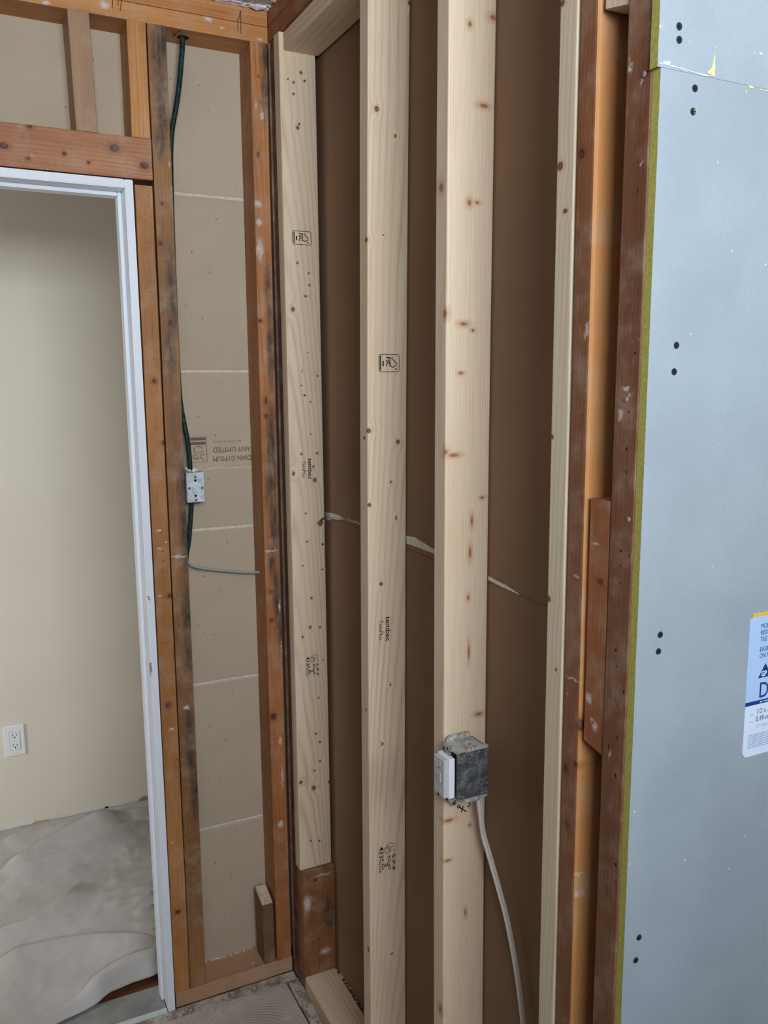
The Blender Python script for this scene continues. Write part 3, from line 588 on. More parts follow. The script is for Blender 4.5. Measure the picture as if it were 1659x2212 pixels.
# hallway walls
hw = struct(box('wall_hall', (-2.7, 1.6, 1.165, 1.25, -.05, 2.5), hall_paint, None), 'beige painted hallway wall beyond the doorway')
struct(box('wall_hall_end', (1.5, 1.6, .1, 1.165, 0, 2.5), hall_paint), 'right end of the hallway')
struct(box('wall_hall_start', (-2.7, -2.6, .1, 1.165, 0, 2.5), hall_paint), 'left end of the hallway')
hb = join(boxgeo(-.336, 1.5, .0995, .112, 0, 2.47), boxgeo(-2.6, -.336, .0995, .112, 2.06, 2.47), boxgeo(-2.6, -1.19, .0995, .112, 0, 2.06))
struct(obj('wall_hall_near', hb[0], hb[1], [plaster]), 'plaster skin on the hallway side of the framing')
for i, P in enumerate(([(-.72, 1.165, .030), (-.58, 1.165, .018), (-.61, 1.165, -.01), (-.72, 1.165, -.03)], [(-.49, 1.165, .004), (-.43, 1.165, .018), (-.356, 1.165, .023), (-.354, 1.165, -.012), (-.48, 1.165, -.012)], [(-.86, 1.165, .03), (-.74, 1.165, .028), (-.74, 1.165, -.02), (-.86, 1.165, -.02)])):
    poly_patch('bare_patch', P, (0, -1, 0), plaster, hw, .0012, .0012, i)
poly_patch('bare_patch', [(-.60, 1.165, .02), (-.53, 1.165, .012), (-.54, 1.165, -.01), (-.60, 1.165, -.005)], (0, -1, 0), plain('brown_plaster', (196, 176, 148), .9), hw, .0009, .001, 7)
poly_patch('bare_patch', [(-.215, 1.165, .004), (-.19, 1.165, .022), (-.165, 1.165, .02), (-.16, 1.165, -.02), (-.21, 1.165, -.02)], (0, -1, 0), plain('grey_plaster', (150, 144, 134), .9), hw, .001, .002, 8)
poly_patch('chipped_hole', [(-.332, 1.165, .012), (-.322, 1.165, .014), (-.312, 1.165, -.008), (-.330, 1.165, -.01)], (0, -1, 0), dark_hole, hw, .0008, .001, 9)

# gypsum lath behind the door-wall framing: one object per board
wb = struct(empty('wall_back'), 'back of grey gypsum lath boards in the door wall')
jz = [sum(a) / 2 for a in D['lathz']]
edges = [.04] + jz + [2.46]
lath = []
for i in range(6):
    z0 = edges[i] + (.0030 if i else 0); z1 = edges[i + 1] - .0030
    x0 = -.336 if i < 5 else -1.35
    o = box('lath_board', (x0, .02 if False else .10, .087 + (.0008 if i % 2 else 0), .0985, z0, z1), lath_paper, wb, .0032)
    if i < 5:
        dz = (D['lathz'][i][1] - D['lathz'][i][0])
    lath.append(o)
seam_m = plain('seam_plaster', (214, 206, 192), .9, .1, 0, .2, 90)
for i, z in enumerate(jz):      # plaster squeezed through the seams
    rnd = random.Random(20 + i); V, F = [], []
    n = 40
    for q in range(n + 1):
        x = -.336 + .436 * q / n; h = .0040 + .0010 * noise.noise((x * 40, i * 5.1, 0)); y = .0895 + .0012 * noise.noise((x * 60, i * 3.3, 4))
        V += [(x, y, z - h), (x, y - .001, z), (x, y, z + h), (x, .0985, z + h), (x, .0985, z - h)]
    for q in range(n):
        for e in range(5): F.append((q * 5 + e, q * 5 + (e + 1) % 5, (q + 1) * 5 + (e + 1) % 5, (q + 1) * 5 + e))
    obj('plaster_seam', V, F, seam_m, wb)
b3 = lath[3]
# torn paper line and the faded maker's print, upside down
T = D['lathtear']
poly_patch('torn_paper', [(p[0], .0868, p[2] + .0011) for p in T] + [(p[0], .0868, p[2] - .0007) for p in T[::-1]], (0, -1, 0), plain('paper_tear', (214, 200, 180), .9), lath[3 if T[0][2] > jz[2] else 2], .0006, .0006, 3)
gp = D['gyp']; GR = (-1, 0, 0); GU = (0, 0, -1)      # rotated half a turn
def gtxt(s, right_x, base_z, width, size, m=ink_brown):
    v, f = text2d(s, size); wd = max(p[0] for p in v) - min(p[0] for p in v); xs = width / wd
    v = [(p[0] * xs, p[1]) for p in v]
    return decal('faded_print', [(v, f)], (right_x, .0866, base_z), GR, GU, m, b3)
gtxt('DIAN GYPSUM', -.0495, 1.4262, .100, .0185)
gtxt('ANY\u00b7LIMITED', -.0515, 1.4490, .098, .0185)
faint = plain('very_faint_ink', (150, 132, 116), .85)
gtxt('IN CANADA', -.075, 1.4665, .074, .009, faint)
gx = -.1868
decal('faded_print', [stroke2d([(-.0205, -.031), (.021, -.031), (.021, .0315), (-.0205, .0315)], .0013, True), join(*[boxgeo_ for boxgeo_ in ()]) if False else ([(-.019, .0235), (.019, .0235), (.019, .030), (-.019, .030)], [(0, 1, 2, 3)]), ([(-.019, .0125), (.019, .0125), (.019, .0195), (-.019, .0195)], [(0, 1, 2, 3)]),
    stroke2d([(.0115 * math.cos(a / 3.0) * 1.0, .000 + .0085 * math.sin(a / 3.0)) for a in range(1, 19)], .0016),
    stroke2d([(.0105 + .006 * math.cos(R(a)) , -.018 + .006 * math.sin(R(a))) for a in range(40, 330, 25)], .0016),
    stroke2d([(-.0075 + .006 * math.cos(R(a)), -.018 + .006 * math.sin(R(a))) for a in range(40, 360, 25)], .0016),
    stroke2d([(-.0075, -.019), (-.0005, -.019), (-.0005, -.025)], .0016)], (gx, .0866, 1.4452), (1, 0, 0), (0, 0, 1), ink_brown, b3)

# brown paper back of the boards behind the new studs
wrt = struct(empty('wall_right'), 'brown paper backs of wallboard behind the new studs')
def board_yz(name, za0, za1, zb0, zb1, m):      # y from .09 (a) to -1.26 (b)
    ya, yb = .0875, -1.2605
    v = [(.0922, ya, za0), (.0922, yb, zb0), (.0922, yb, zb1), (.0922, ya, za1), (.105, ya, za0), (.105, yb, zb0), (.105, yb, zb1), (.105, ya, za1)]
    f = [(0, 1, 2, 3), (7, 6, 5, 4), (0, 4, 5, 1), (1, 5, 6, 2), (2, 6, 7, 3), (3, 7, 4, 0)]
    o = obj(name, [(p[0] - .0986, p[1], p[2]) for p in v], f, m); place(o, (.0986, 0, 0), wrt); return o
bl = board_yz('backing_board', -.01, 1.283, -.01, 1.2540, kraft)
bu = board_yz('backing_board', 1.2842, 2.47, 1.2548, 2.47, kraft)
for i, P in enumerate(D['tears']):
    poly_patch('torn_edge', P, (-1, 0, 0), kraft_edge, bu if i % 2 == 0 else bl, .0007, .0004, i)
for i, p in enumerate(D['bits']):
    rnd = random.Random(i + 50)
    poly_patch('paper_curl', [(.0905, p[1] - .012, p[2] - .004), (.089, p[1] + .012, p[2] - .002), (.083, p[1] + .004, p[2] + .006), (.086, p[1] - .006, p[2] + .010)], (-.8, .1, .6), kraft_flap, bu, .0008, .0006, i)
cp = [Vector(p) for p in D['crack']]
fl_ = [Vector((.0905, -.040, 1.281)), Vector((.083, -.088, 1.279)), Vector((.064, -.096, 1.273)), Vector((.056, -.098, 1.268)), Vector((.066, -.096, 1.259)), Vector((.0905, -.07, 1.268))]
flv = [p for p in fl_] + [p + Vector((.0004, -.0006, -.0006)) for p in fl_]
fo = obj('paper_flap', flv, [(0, 1, 2, 3, 4, 5), (11, 10, 9, 8, 7, 6)] + [(i, (i + 1) % 6, 6 + (i + 1) % 6, 6 + i) for i in range(6)], kraft_flap); place(fo, (0, 0, 0), bl)
rnd = random.Random(77)
for i in range(16):      # scuffs
    y = rnd.choice([-.12, -.2, -.3, -.4, -.62, -.95]) + rnd.uniform(-.05, .05); z = rnd.uniform(.35, 2.2); h = rnd.uniform(.004, .012)
    poly_patch('scuff', [(.0921, y, z), (.0921, y - .002, z + h * .6), (.0921, y - .0012, z + h), (.0921, y + .0012, z + h * .5)], (-1, 0, 0), plain('scuff_%d' % i, (178, 158, 138), .9) if i == 0 else bpy.data.materials['scuff_0'], bu if z > 1.29 else bl, .0003)

# door frame
dr = struct(empty('door_1', (-.34, 0, 0)), 'white painted door frame with a narrow stop')
def slab(name, b, m, parent, lean=0, bw=.0015):
    o = box(name, b, m, None, 0)
    me = o.data
    bm = bmesh.new(); bm.from_mesh(me); bmesh.ops.bevel(bm, geom=list(bm.edges), offset=bw, segments=2, affect='EDGES')
    for v in bm.verts: v.co.x += lean * (1 - v.co.z / 2.06)
    bm.to_mesh(me); bm.free(); l = o.location.copy(); place(o, l, parent); return o
slab('side_jamb', (-.3515, -.3335, -.006, .111, .0, 2.0585), white_paint.m, dr, .0075)
slab('door_stop', (-.3605, -.3517, .040, .076, .004, 2.0395), white_plain, dr, .0085)
slab('side_jamb', (-1.19, -1.172, -.006, .111, .0, 2.0585), white_plain, dr)
slab('door_stop', (-1.1718, -1.163, .040, .076, .004, 2.0395), white_plain, dr)
slab('head_jamb', (-1.172, -.3515, -.006, .111, 2.0395, 2.0585), white_plain, dr)
slab('door_stop', (-1.163, -.3607, .040, .076, 2.0305, 2.0393), white_plain, dr)
th = empty('door_threshold', (-.76, .05, 0))
box('sill_board', (-1.17, -.3455, .012, .104, -.016, .003), plain('grey_threshold_paint', (152, 152, 148), .6, .3, 0, .35, 14), th, .001)
box('nosing', (-1.17, -.3455, -.006, .0118, -.016, .0025), plain('pale_nosing_paint', (206, 214, 214), .6, .3, 0, .15, 40), th, .001)
tag(th, 'grey painted threshold with pale front edge in the doorway', 'threshold')

# ================================================================== OLD FRAMING OF THE DOOR WALL
BR = ((178, 120, 76), (146, 94, 58), (112, 70, 44))
DK = ((132, 98, 74), (110, 80, 60), (84, 60, 46))
OR = ((206, 146, 86), (182, 120, 68), (142, 92, 52))
tp = lumber('top_plate', 'old orange top plate with pencil marks, lower of two above doorway', (-1.35, -.0085, 0, .089, 2.393, 2.4295), 'x', True, cat='wall plate', seed=1, cols=OR, whites=D['tpw'], dirt=.8, group='old top plates')
lumber('top_plate', 'old orange top plate touching the plaster ceiling above doorway', (-1.35, -.0085, .0005, .089, 2.4305, 2.467), 'x', True, cat='wall plate', seed=2, cols=OR, dirt=.9, group='old top plates')
def surf_strokes(name, strokes, wd, m, parent, nrm, lift=.0004):
    n = Vector(nrm); V, F = [], []
    for st in strokes:
        P = [Vector(p) for p in st]; b0 = len(V)
        for i in range(len(P)):
            d = (P[min(i + 1, len(P) - 1)] - P[max(i - 1, 0)]).normalized(); s = d.cross(n).normalized() * wd / 2
            V += [P[i] + s + n * lift, P[i] - s + n * lift]
        for i in range(len(P) - 1): F.append((b0 + 2 * i, b0 + 2 * i + 1, b0 + 2 * i + 3, b0 + 2 * i + 2))
    o = obj(name, V, F, m); place(o, (0, 0, 0), parent); return o
surf_strokes('pencil_mark', D['pencilM'], .0016, pencil, tp, (0, -1, 0))
surf_strokes('pencil_mark', D['pencilA'], .0016, pencil, tp, (0, -1, 0))
surf_strokes('pencil_mark', D['pencilX'], .0016, pencil, tp, (0, 0, -1))
decal('cable_hole', [disc2d(0, 0, .012, 14, .014)], (-.196, .045, 2.3928), (1, 0, 0), (0, -1, 0), dark_hole, tp)
lumber('door_header', 'old reddish header board with knots right above white door frame', (-1.35, -.2883, 0, .089, 2.0625, 2.1512), 'x', True, cat='header', seed=3, knots=D['hk'], cols=((188, 132, 94), (166, 108, 74), (126, 80, 56)), dirt=.7, pith=(.0, -.09, .02, .01), ring=.009)
lumber('cripple_stud', 'short old cripple stud with plaster smears, left one above header', (-.4495, -.405, 0, .089, 2.1514, 2.3928), 'z', True, seed=4, lean=(.003, 0, -.002, 0), dirt=2.0, dust=.55, cols=((164, 120, 82), (144, 102, 66), (112, 76, 50)), group='cripple studs above the door header')
lumber('cripple_stud', 'short old cripple stud with clean orange face beside the king stud', (-.3298, -.2888, 0, .089, 2.1514, 2.3928), 'z', True, seed=5, cols=OR, dirt=.15, group='cripple studs above the door header')
tr = lumber('trimmer_stud', 'old orange trimmer stud directly beside white door jamb, full of nail holes', (-.3272, -.2882, 0, .089, .0422, 2.050), 'z', True, seed=6, lean=(.0035, 0, -.0015, 0), knots=D['tk'], nails=D['tn'], whites=D['tw'], cols=((188, 130, 74), (160, 106, 58), (126, 82, 46)), dirt=.25)
ks = lumber('king_stud', 'old weathered king stud with dark stains, right of the trimmer', (-.2852, -.2440, -.001, .088, .0422, 2.3928), 'z', True, seed=7, lean=(.0015, 0, -.001, 0), knots=D['kk'], darks=D['kd'], whites=D['kw'], cols=((160, 114, 68), (128, 88, 54), (94, 66, 44)), dirt=1.1)
cs = lumber('corner_stud', 'old orange stud with black stains and plaster patches beside the corner', (-.0475, -.0070, 0, .0865, .0422, 2.3928), 'z', True, seed=8, lean=(.0035, 0, -.0035, 0), bow=(-.0022, 0), knots=D['ck'], darks=D['cd'], whites=D['cw'], cols=((184, 122, 72), (160, 100, 58), (126, 78, 46)), dirt=.5)
lumber('sole_plate', 'old sole plate along the floor between doorway and corner', (-.3215, -.002, 0, .089, 0, .042), 'x', True, cat='wall plate', seed=9, cols=((190, 140, 100), (168, 116, 78), (132, 90, 62)), dirt=1.3, dust=.55, group='old sole plates')
sb = lumber('scrap_block', 'short old block with pale cut top standing on the sole plate', (-.083, -.0505, .003, .068, .0422, .226), 'z', True, cat='block', seed=10, r=.004, lean=(.003, 0, 0, 0), cols=DK, dirt=1.0, endcut=(0, .022))
v, f = boxgeo(-.0145, .0145, -.030, .030, 0, .0012)
ct = obj('cut_end', [(p[0], p[1], p[2] + .0003 + (p[1] / .065) * .022) for p in v], f, plain('pale_cut_wood', (214, 196, 170), .8, .2, 0, .25, 90)); place(ct, (-.0668, .0355, .226), sb)
decal('cable_hole', [disc2d(0, 0, .007, 12, .008)], (-.0478, .05, 1.1225), (0, -1, 0), (0, 0, 1), dark_hole, cs, .0008)

# ================================================================== OLD CORNER AND PLATES OF THE STUD WALL
lumber('corner_post', 'dark old stud edge squeezed between corner stud and first new stud', (.0, .09, -.0440, -.0110, .042, 2.393), 'z', True, seed=11, lean=(.0035, 0, -.0065, 0), cols=((98, 74, 62), (82, 60, 52), (66, 48, 42)), dirt=.9, r=.003)
lumber('nailing_strip', 'thin orange wood strip running up the very corner of the room', (-.0035, .0035, -.0105, -.0018, .042, 2.392), 'z', True, seed=40, lean=(.0028, 0, -.007, 0), cols=((118, 86, 66), (100, 72, 56), (80, 58, 46)), r=.001, dirt=.5, cat='wood strip')
lumber('sole_plate', 'old dark sole plate end under the brown corner stub', (.0015, .0905, -.0925, .0, 0, .0405), 'y', True, cat='wall plate', seed=12, cols=DK, dirt=.9, group='old sole plates')
st0 = lumber('stud_stub', 'short cut-off old brown stud standing below the first new stud', (.0015, .0905, -.0925, -.0455, .0408, .343), 'z', True, seed=13, cols=((158, 106, 62), (130, 84, 48), (98, 64, 40)), dirt=1.3, dust=.34, endcut=(0, 0), whites=[(.058, -.0925, .322, .03, .003), (.012, -.0925, .25, .014, .028), (.06, -.0925, .10, .02, .012)], darks=[(.07, -.0925, .2, .015, .06)], nails=[(.036, -.0925, .313, .004, .004), (.045, -.0925, .14, .003, .003)])
lumber('top_plate', 'old dark top plate above the new one, running towards the viewer', (-.0075, .0865, -1.26, .089, 2.3945, 2.430), 'y', True, cat='wall plate', seed=14, cols=((152, 94, 54), (122, 74, 44), (92, 56, 36)), dirt=.9, group='old top plates')
lumber('top_plate', 'uppermost old plate under the ceiling, running towards the viewer', (-.0075, .0865, -1.26, .089, 2.4312, 2.467), 'y', True, cat='wall plate', seed=15, cols=((168, 106, 60), (134, 82, 46), (98, 60, 38)), dirt=.7, group='old top plates')

# ================================================================== NEW STUD WALL
lumber('new_top_plate', 'new pale top plate under the old dark plates', (.0, .0868, -1.1775, -.0835, 2.3545, 2.393), 'y', cat='wall plate', seed=16, ring=.008)
lumber('new_bottom_plate', 'new pale bottom plate lying on the floor under the new studs', (.0, .0865, -1.14, -.0948, 0, .042), 'y', cat='wall plate', seed=17, ring=.009, lean=(-.014, 0, .001, 0))
s1 = lumber('new_stud', 'new pale stud full of screws and small knots, standing on the brown stub', (.0, .0885, -.0822, -.0442, .3445, 2.393), 'z', seed=21, lean=(-.0018, 0, -.0105, 0), knots=D['s1k'], face='auto', pith=(.045, .030, .012, .026), ring=.0046, group='new studs in the right wall')
s2 = lumber('new_stud', 'new pale stud with printed stamps, second from the corner', (.003, .0900, -.5145, -.4765, .042, 2.3545), 'z', seed=22, lean=(0, .0121, 0, -.0120), bow=(0, .010), knots=D['s2k'], face='auto', pith=(.048, .028, -.004, .030), ring=.0048, group='new studs in the right wall')
s3 = lumber('new_stud', 'new pale stud carrying the metal outlet box', (.003, .0900, -.8180, -.7800, .042, 2.3545), 'z', seed=23, lean=(0, -.0025, 0, .002), bow=(0, .007), knots=D['s3k'], face='auto', pith=(.30, .02, .004, .0), ring=.0045, cols=((226, 205, 180), (204, 168, 132)), knotc=(160, 108, 78), knoth=.6, group='new studs in the right wall')
s4 = lumber('new_stud', 'new pale stud showing only its edge beside the old brown stud', (.0, .0885, -1.1342, -1.0970, .042, 2.3545), 'z', seed=24, lean=(0, -.0056, 0, .0056), knots=D['s4k'], face='auto', cols=((216, 202, 176), (192, 164, 128)), ring=.006, pith=(-.03, .06, .01, .012), group='new studs in the right wall')
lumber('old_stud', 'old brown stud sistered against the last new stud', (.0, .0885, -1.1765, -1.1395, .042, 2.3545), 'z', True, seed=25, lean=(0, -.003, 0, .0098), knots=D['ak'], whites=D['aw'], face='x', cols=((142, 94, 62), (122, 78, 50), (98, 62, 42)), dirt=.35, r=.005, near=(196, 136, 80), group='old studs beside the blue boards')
ob_ = lumber('old_stud', 'old brown stud with nail holes along the edge of the blue wallboard', (.0, .0885, -1.2602, -1.2195, 0, 2.394), 'z', True, seed=26, knots=D['bk'], nails=D['bn'], whites=D['bw'], face='x', cols=((128, 84, 58), (110, 70, 48), (88, 56, 40)), dirt=.35, group='old studs beside the blue boards')
lumber('spacer_block', 'old brown spacer block wedged between the two old studs', (.0015, .0885, -1.2178, -1.1800, 1.1345, 1.4635), 'z', True, cat='block', seed=27, knots=D['blk'], whites=D['blw'], face='x', cols=((158, 98, 58), (138, 82, 48), (108, 66, 40)), dirt=.3, lean=(0, -.0005, 0, .001), endcut=(.008, 0), group='spacer blocks between the old studs')
lumber('spacer_block', 'new pale block wedged high between the two old studs', (.003, .0885, -1.2180, -1.1745, 2.040, 2.16), 'z', cat='block', seed=28, endcut=(.010, 0), ring=.003, group='spacer blocks between the old studs')

nhm = screw_mesh('nail_head', .0035, (metal_grey, metal_grey), False)
for (y_, z_) in D['nailheads']: inst('nail_head', nhm, (-.0002, y_, z_), ob_, (0, 0, R(-90)))
# screws driven through the first new stud
scm = screw_mesh('screw_head', .0036, (metal_grey, metal_dark))
for p in D['s1s']: inst('screw', scm, (p[0], -.0823, p[2]), s1)

# stamps on the new studs
def face_frame(o, p, slope):
    return (Vector((0, slope, -1)), Vector((1, 0, 0)))
def fsc(stud, p0, p1, y, slope):
    cx, cz = (p0[0] + p1[0]) / 2, (p0[2] + p1[2]) / 2; H = abs(p1[0] - p0[0]); W = abs(p0[2] - p1[2])
    u = H / 2
    S = [stroke2d(rrect(-W / 2, W / 2, -u, u, .004), .0011, True)]
    S.append(text2d('FSC', .0135, .0003, .85, (-W * .36, -.0065)))
    S.append(([(-.004, -.0145), (.006, -.0145), (.006, -.0115), (-.004, -.0115)], [(0, 1, 2, 3)]))
    S.append(([(-W * .42, -.0205), (W * .42, -.0205), (W * .42, -.0180), (-W * .42, -.0180)], [(0, 1, 2, 3)]))
    S.append(stroke2d([(-W * .36, .0085), (-W * .27, .0045), (-W * .22, .0075), (-W * .10, .0125), (W * .03, .0165), (W * .13, .0155), (W * .18, .0125), (W * .17, .0105), (W * .24, .0095), (W * .23, .0065), (W * .17, .0050), (W * .18, .0030), (W * .08, .0010), (W * .02, .0030), (-W * .03, .0010), (-W * .05, .0035)], .0016))
    S.append(disc2d(W * .34, .0155, .0017, 12))
    r_, u_ = face_frame(stud, None, slope)
    return decal('grade_stamp', S, (cx, y, cz), r_, u_, ink, stud)
def tembec(stud, p0, p1, y, slope):
    L = abs(p0[2] - p1[2]); r_, u_ = face_frame(stud, None, slope)
    v, f = text2d('tembec', .0165, .0002); wd = max(a[0] for a in v); v = [(a[0] * L / wd, a[1]) for a in v]
    v2, f2 = text2d('TemPlus', .0125, .0); wd = max(a[0] for a in v2); v2 = [(a[0] * L * .80 / wd + L * .11, a[1] - .0155) for a in v2]
    return decal('mill_stamp', [(v, f), (v2, f2)], (p0[0] - .005, y, p0[2]), r_, u_, ink, stud)
def spf(stud, p0, p1, y, slope):
    L = abs(p0[2] - p1[2]); W = abs(p1[0] - p0[0]); r_, u_ = face_frame(stud, None, slope); k_ = L / .066
    S = []
    def tx(s, size, x, yy, wid, bold=.0002):
        v, f = text2d(s, size * k_, bold); wd = max(a[0] for a in v); S.append(([(a[0] * wid * k_ / wd + x * k_, a[1] + yy * k_) for a in v], f))
    tx('S-P-F', .0095, .026, .0285, .036); tx('KD-HT', .0078, .027, .0195, .031); tx('2', .0115, .041, .0112, .009)
    tx('433', .0135, .004, .0, .024, .0002); tx('R 3/4', .0052, .030, .0060, .024); tx('NLGA', .0066, .030, -.0005, .030, .0001)
    hx = [(.000, .0235), (.0055, .034), (.011, .031), (.0095, .026), (.018, .024), (.0215, .0155), (.0155, .0115), (.0095, .0105), (.0065, .0155), (.0035, .0165), (.0035, .0205)]
    S.append(stroke2d([(a * k_, b_ * k_) for a, b_ in hx], .0011, True))
    S.append(stroke2d([((.0125 + .0055 * math.cos(R(a))) * k_, (.0195 + .0055 * math.sin(R(a))) * k_) for a in range(0, 300, 30)], .0010))
    S.append(stroke2d([((.0125 + .0028 * math.cos(R(a))) * k_, (.0195 + .0028 * math.sin(R(a))) * k_) for a in range(60, 330, 45)], .0010))
    S.append(disc2d(.0175 * k_, .0325 * k_, .0016, 10))
    return decal('grade_stamp', S, (p0[0], y, p0[2]), r_, u_, ink, stud)
ST = D['stext']
for fn, nm in ((fsc, 'fsc'), (tembec, 'tem'), (spf, 'spf')):
    fn(s1, ST[nm + '1'][0], ST[nm + '1'][1], -.0826, 0)
def s2y(z):
    t = (z - .042) / 2.3125; return -.5145 + .0121 - .0241 * t + .010 * 4 * t * (1 - t)
for fn, nm in ((fsc, 'fsc'), (tembec, 'tem'), (spf, 'spf')):
    a, b_ = ST[nm + '2']; ya, yb = s2y(a[2]), s2y(b_[2]); sl = (yb - ya) / (a[2] - b_[2])
    fn(s2, a, b_, (ya + yb) / 2 - .0006 if nm == 'fsc' else ya - .0006, sl)
def s3y(z):
    t = (z - .042) / 2.3125; return -.8180 - .0025 + .0045 * t + .007 * 4 * t * (1 - t)
surf_strokes('handwriting', [[(p[0], s3y(p[2]), p[2]) for p in st] for st in D['bax']], .0021, ink, s3, (0, -1, 0), .0006)

# ================================================================== BLUE WALLBOARD
k = NT('blue_board_face', .6, .25)
c = k.mix(k.rng(k.noise(k.tc, 6, 3), .3, .7), lin((146, 156, 164)), lin((154, 165, 173)))
c = k.mix(k.rng(k.noise(k.tc, 420, 3), .45, .75, 0, .25), c, lin((130, 140, 150)))
vo = k.n('TexVoronoi', {'Vector': k.tc, 'Scale': 34.0}); sz = k.n('SeparateColor', (vo.outputs['Color'],)).outputs
c = k.mix(k.math('MULTIPLY', k.math('LESS_THAN', vo.outputs['Distance'], k.math('MULTIPLY', sz[0], .05)), k.math('GREATER_THAN', sz[1], .72)), c, lin((214, 224, 230)))
k.colour(c); k.bump(k.noise(k.tc, 600, 2), .1, .0005); blueface = k.m
green_edge = plain('yellow_green_core_edge', (178, 172, 92), .85, .1, 0, .25, 260)
def panel(name, label, b):
    cx, cy, cz = (b[0] + b[1]) / 2, (b[2] + b[3]) / 2, b[4]
    n = 60; V, F, fm = [], [], []
    for i in range(n + 1):        # slightly ragged cut edge on the left
        z = b[4] + (b[5] - b[4]) * i / n - cz; j = .0006 * noise.noise((0, 3.1, z * 60))
        V += [(b[0] + j - cx, b[2] - cy, z), (b[0] + j * .5 - cx, b[3] - cy, z), (b[1] - cx, b[2] - cy, z), (b[1] - cx, b[3] - cy, z)]
    for i in range(n):
        a, q = i * 4, i * 4 + 4
        F += [(a, a + 2, q + 2, q), (a + 1, a, q, q + 1), (a + 3, a + 1, q + 1, q + 3), (a + 2, a + 3, q + 3, q + 2)]; fm += [0, 1, 2, 1]
    F += [(0, 1, 3, 2), (n * 4, n * 4 + 2, n * 4 + 3, n * 4 + 1)]; fm += [1, 1]
    o = obj(name, V, F, [blueface, green_edge, kraft], None, (cx, cy, cz), False, fm)
    return tag(o, label, 'wallboard', 'blue wallboard panels')
pl = panel('drywall_panel', 'large blue-grey wallboard panel with a printed sticker', (.0015, 1.2, -1.2727, -1.2606, .01, 1.9502))
pu = panel('drywall_panel', 'upper blue-grey wallboard panel above the horizontal seam', (-.0030, 1.2, -1.2727, -1.2606, 1.9505, 2.467))
bsm = screw_mesh('board_screw', .0042, (black_screw, metal_dark))
for p in D['pscrew']:
    inst('screw', bsm, (p[0], -1.2729, p[2]), pl if p[2] < 1.95 else pu)
ymat = plain('exposed_core', (216, 218, 150), .9, .1); wmat = plain('scuffed_paper', (224, 234, 238), .9, .1)
for i, P in enumerate(D['flakes']):
    z = sum(p[2] for p in P) / len(P)
    poly_patch('scuff', P, (0, -1, 0), ymat if i in (3, 4, 5, 6, 7, 13) else wmat, pu if z > 1.951 else pl, .0005, .0004, i)
# sticker on the lower panel
lab = box('product_sticker', (.195, .42, -1.2733, -1.2728, 1.1085, 1.3085), plain('sticker_blue', (172, 200, 236), .3, .5), pl)
me = lab.data; bm = bmesh.new(); bm.from_mesh(me)
bmesh.ops.bevel(bm, geom=[e for e in bm.edges if abs(e.verts[0].co.y - e.verts[1].co.y) > 1e-5], offset=.006, segments=4, affect='EDGES'); bm.to_mesh(me); bm.free()
SR, SU = (1, 0, 0), (0, 0, 1); SY = -1.2733
navy = plain('navy_print', (28, 62, 130), .4); ypr = plain('yellow_print', (226, 186, 52), .4); wpr = plain('sticker_white', (214, 226, 246), .3, .5); gpr = plain('grey_print', (120, 140, 178), .4)
def rect(x0, x1, y0, y1): return ([(x0, y0), (x1, y0), (x1, y1), (x0, y1)], [(0, 1, 2, 3)])
def sd(name, shapes, m, lift=.0003): return decal(name, shapes, (0, SY, 0), SR, SU, m, lab, lift)
sd('yellow_band', [([(.197, 1.3035), (.42, 1.3035), (.42, 1.3085), (.201, 1.3085)], [(0, 1, 2, 3)])], ypr)
sd('white_field', [([(.195, 1.181), (.195, 1.1145), (.201, 1.1085), (.42, 1.1085), (.42, 1.181)], [(0, 1, 2, 3, 4)])], wpr)
sd('navy_band', [rect(.195, .42, 1.181, 1.1865)], navy, .0004)
def ptxt(s, x, z, h, m=navy, bold=.0, xs=.8): return text2d(s, h * 1.38, bold, xs, (x, z))
sd('heading_print', [ptxt('MOLD', .2155, 1.2865, .0066), ptxt('RESIS', .2155, 1.2775, .0066), ptxt('TILE B', .2155, 1.2685, .0066), ptxt('EASIE', .2160, 1.2545, .0066), ptxt('ON FL', .2163, 1.2455, .0066)], navy)
sd('logo_triangle', [([(.2160, 1.2175), (.2420, 1.2175), (.2290, 1.2370)], [(0, 1, 2)])], navy)
sd('logo_letters', [ptxt('GP', .2215, 1.2196, .0072, None, .0004, .85)], wpr, .0006)
sd('name_print', [ptxt('De', .2190, 1.1895, .0225, None, .0001, .85)], navy)
sd('size_print', [ptxt('1/2 x 32', .2170, 1.1675, .0076, None, .0, .85), ptxt('0.49-in', .2165, 1.1570, .0076, None, .0, .85)], plain('dark_print', (62, 74, 104), .4), .0006)
sd('small_print', [ptxt('12.4 mm x', .2165, 1.1480, .0048, None, -.0001, .85), rect(.2045, .213, 1.1672, 1.1678), rect(.2045, .212, 1.1572, 1.1578)] + [rect(.2035 + .0004 * (i % 3), .40, 1.1385 - i * .0026, 1.1393 - i * .0026) for i in range(8)], gpr, .0006)
sd('band_print', [rect(.2225, .2265, 1.1829, 1.1843), rect(.2275, .26, 1.1832, 1.1842)], wpr, .0006)

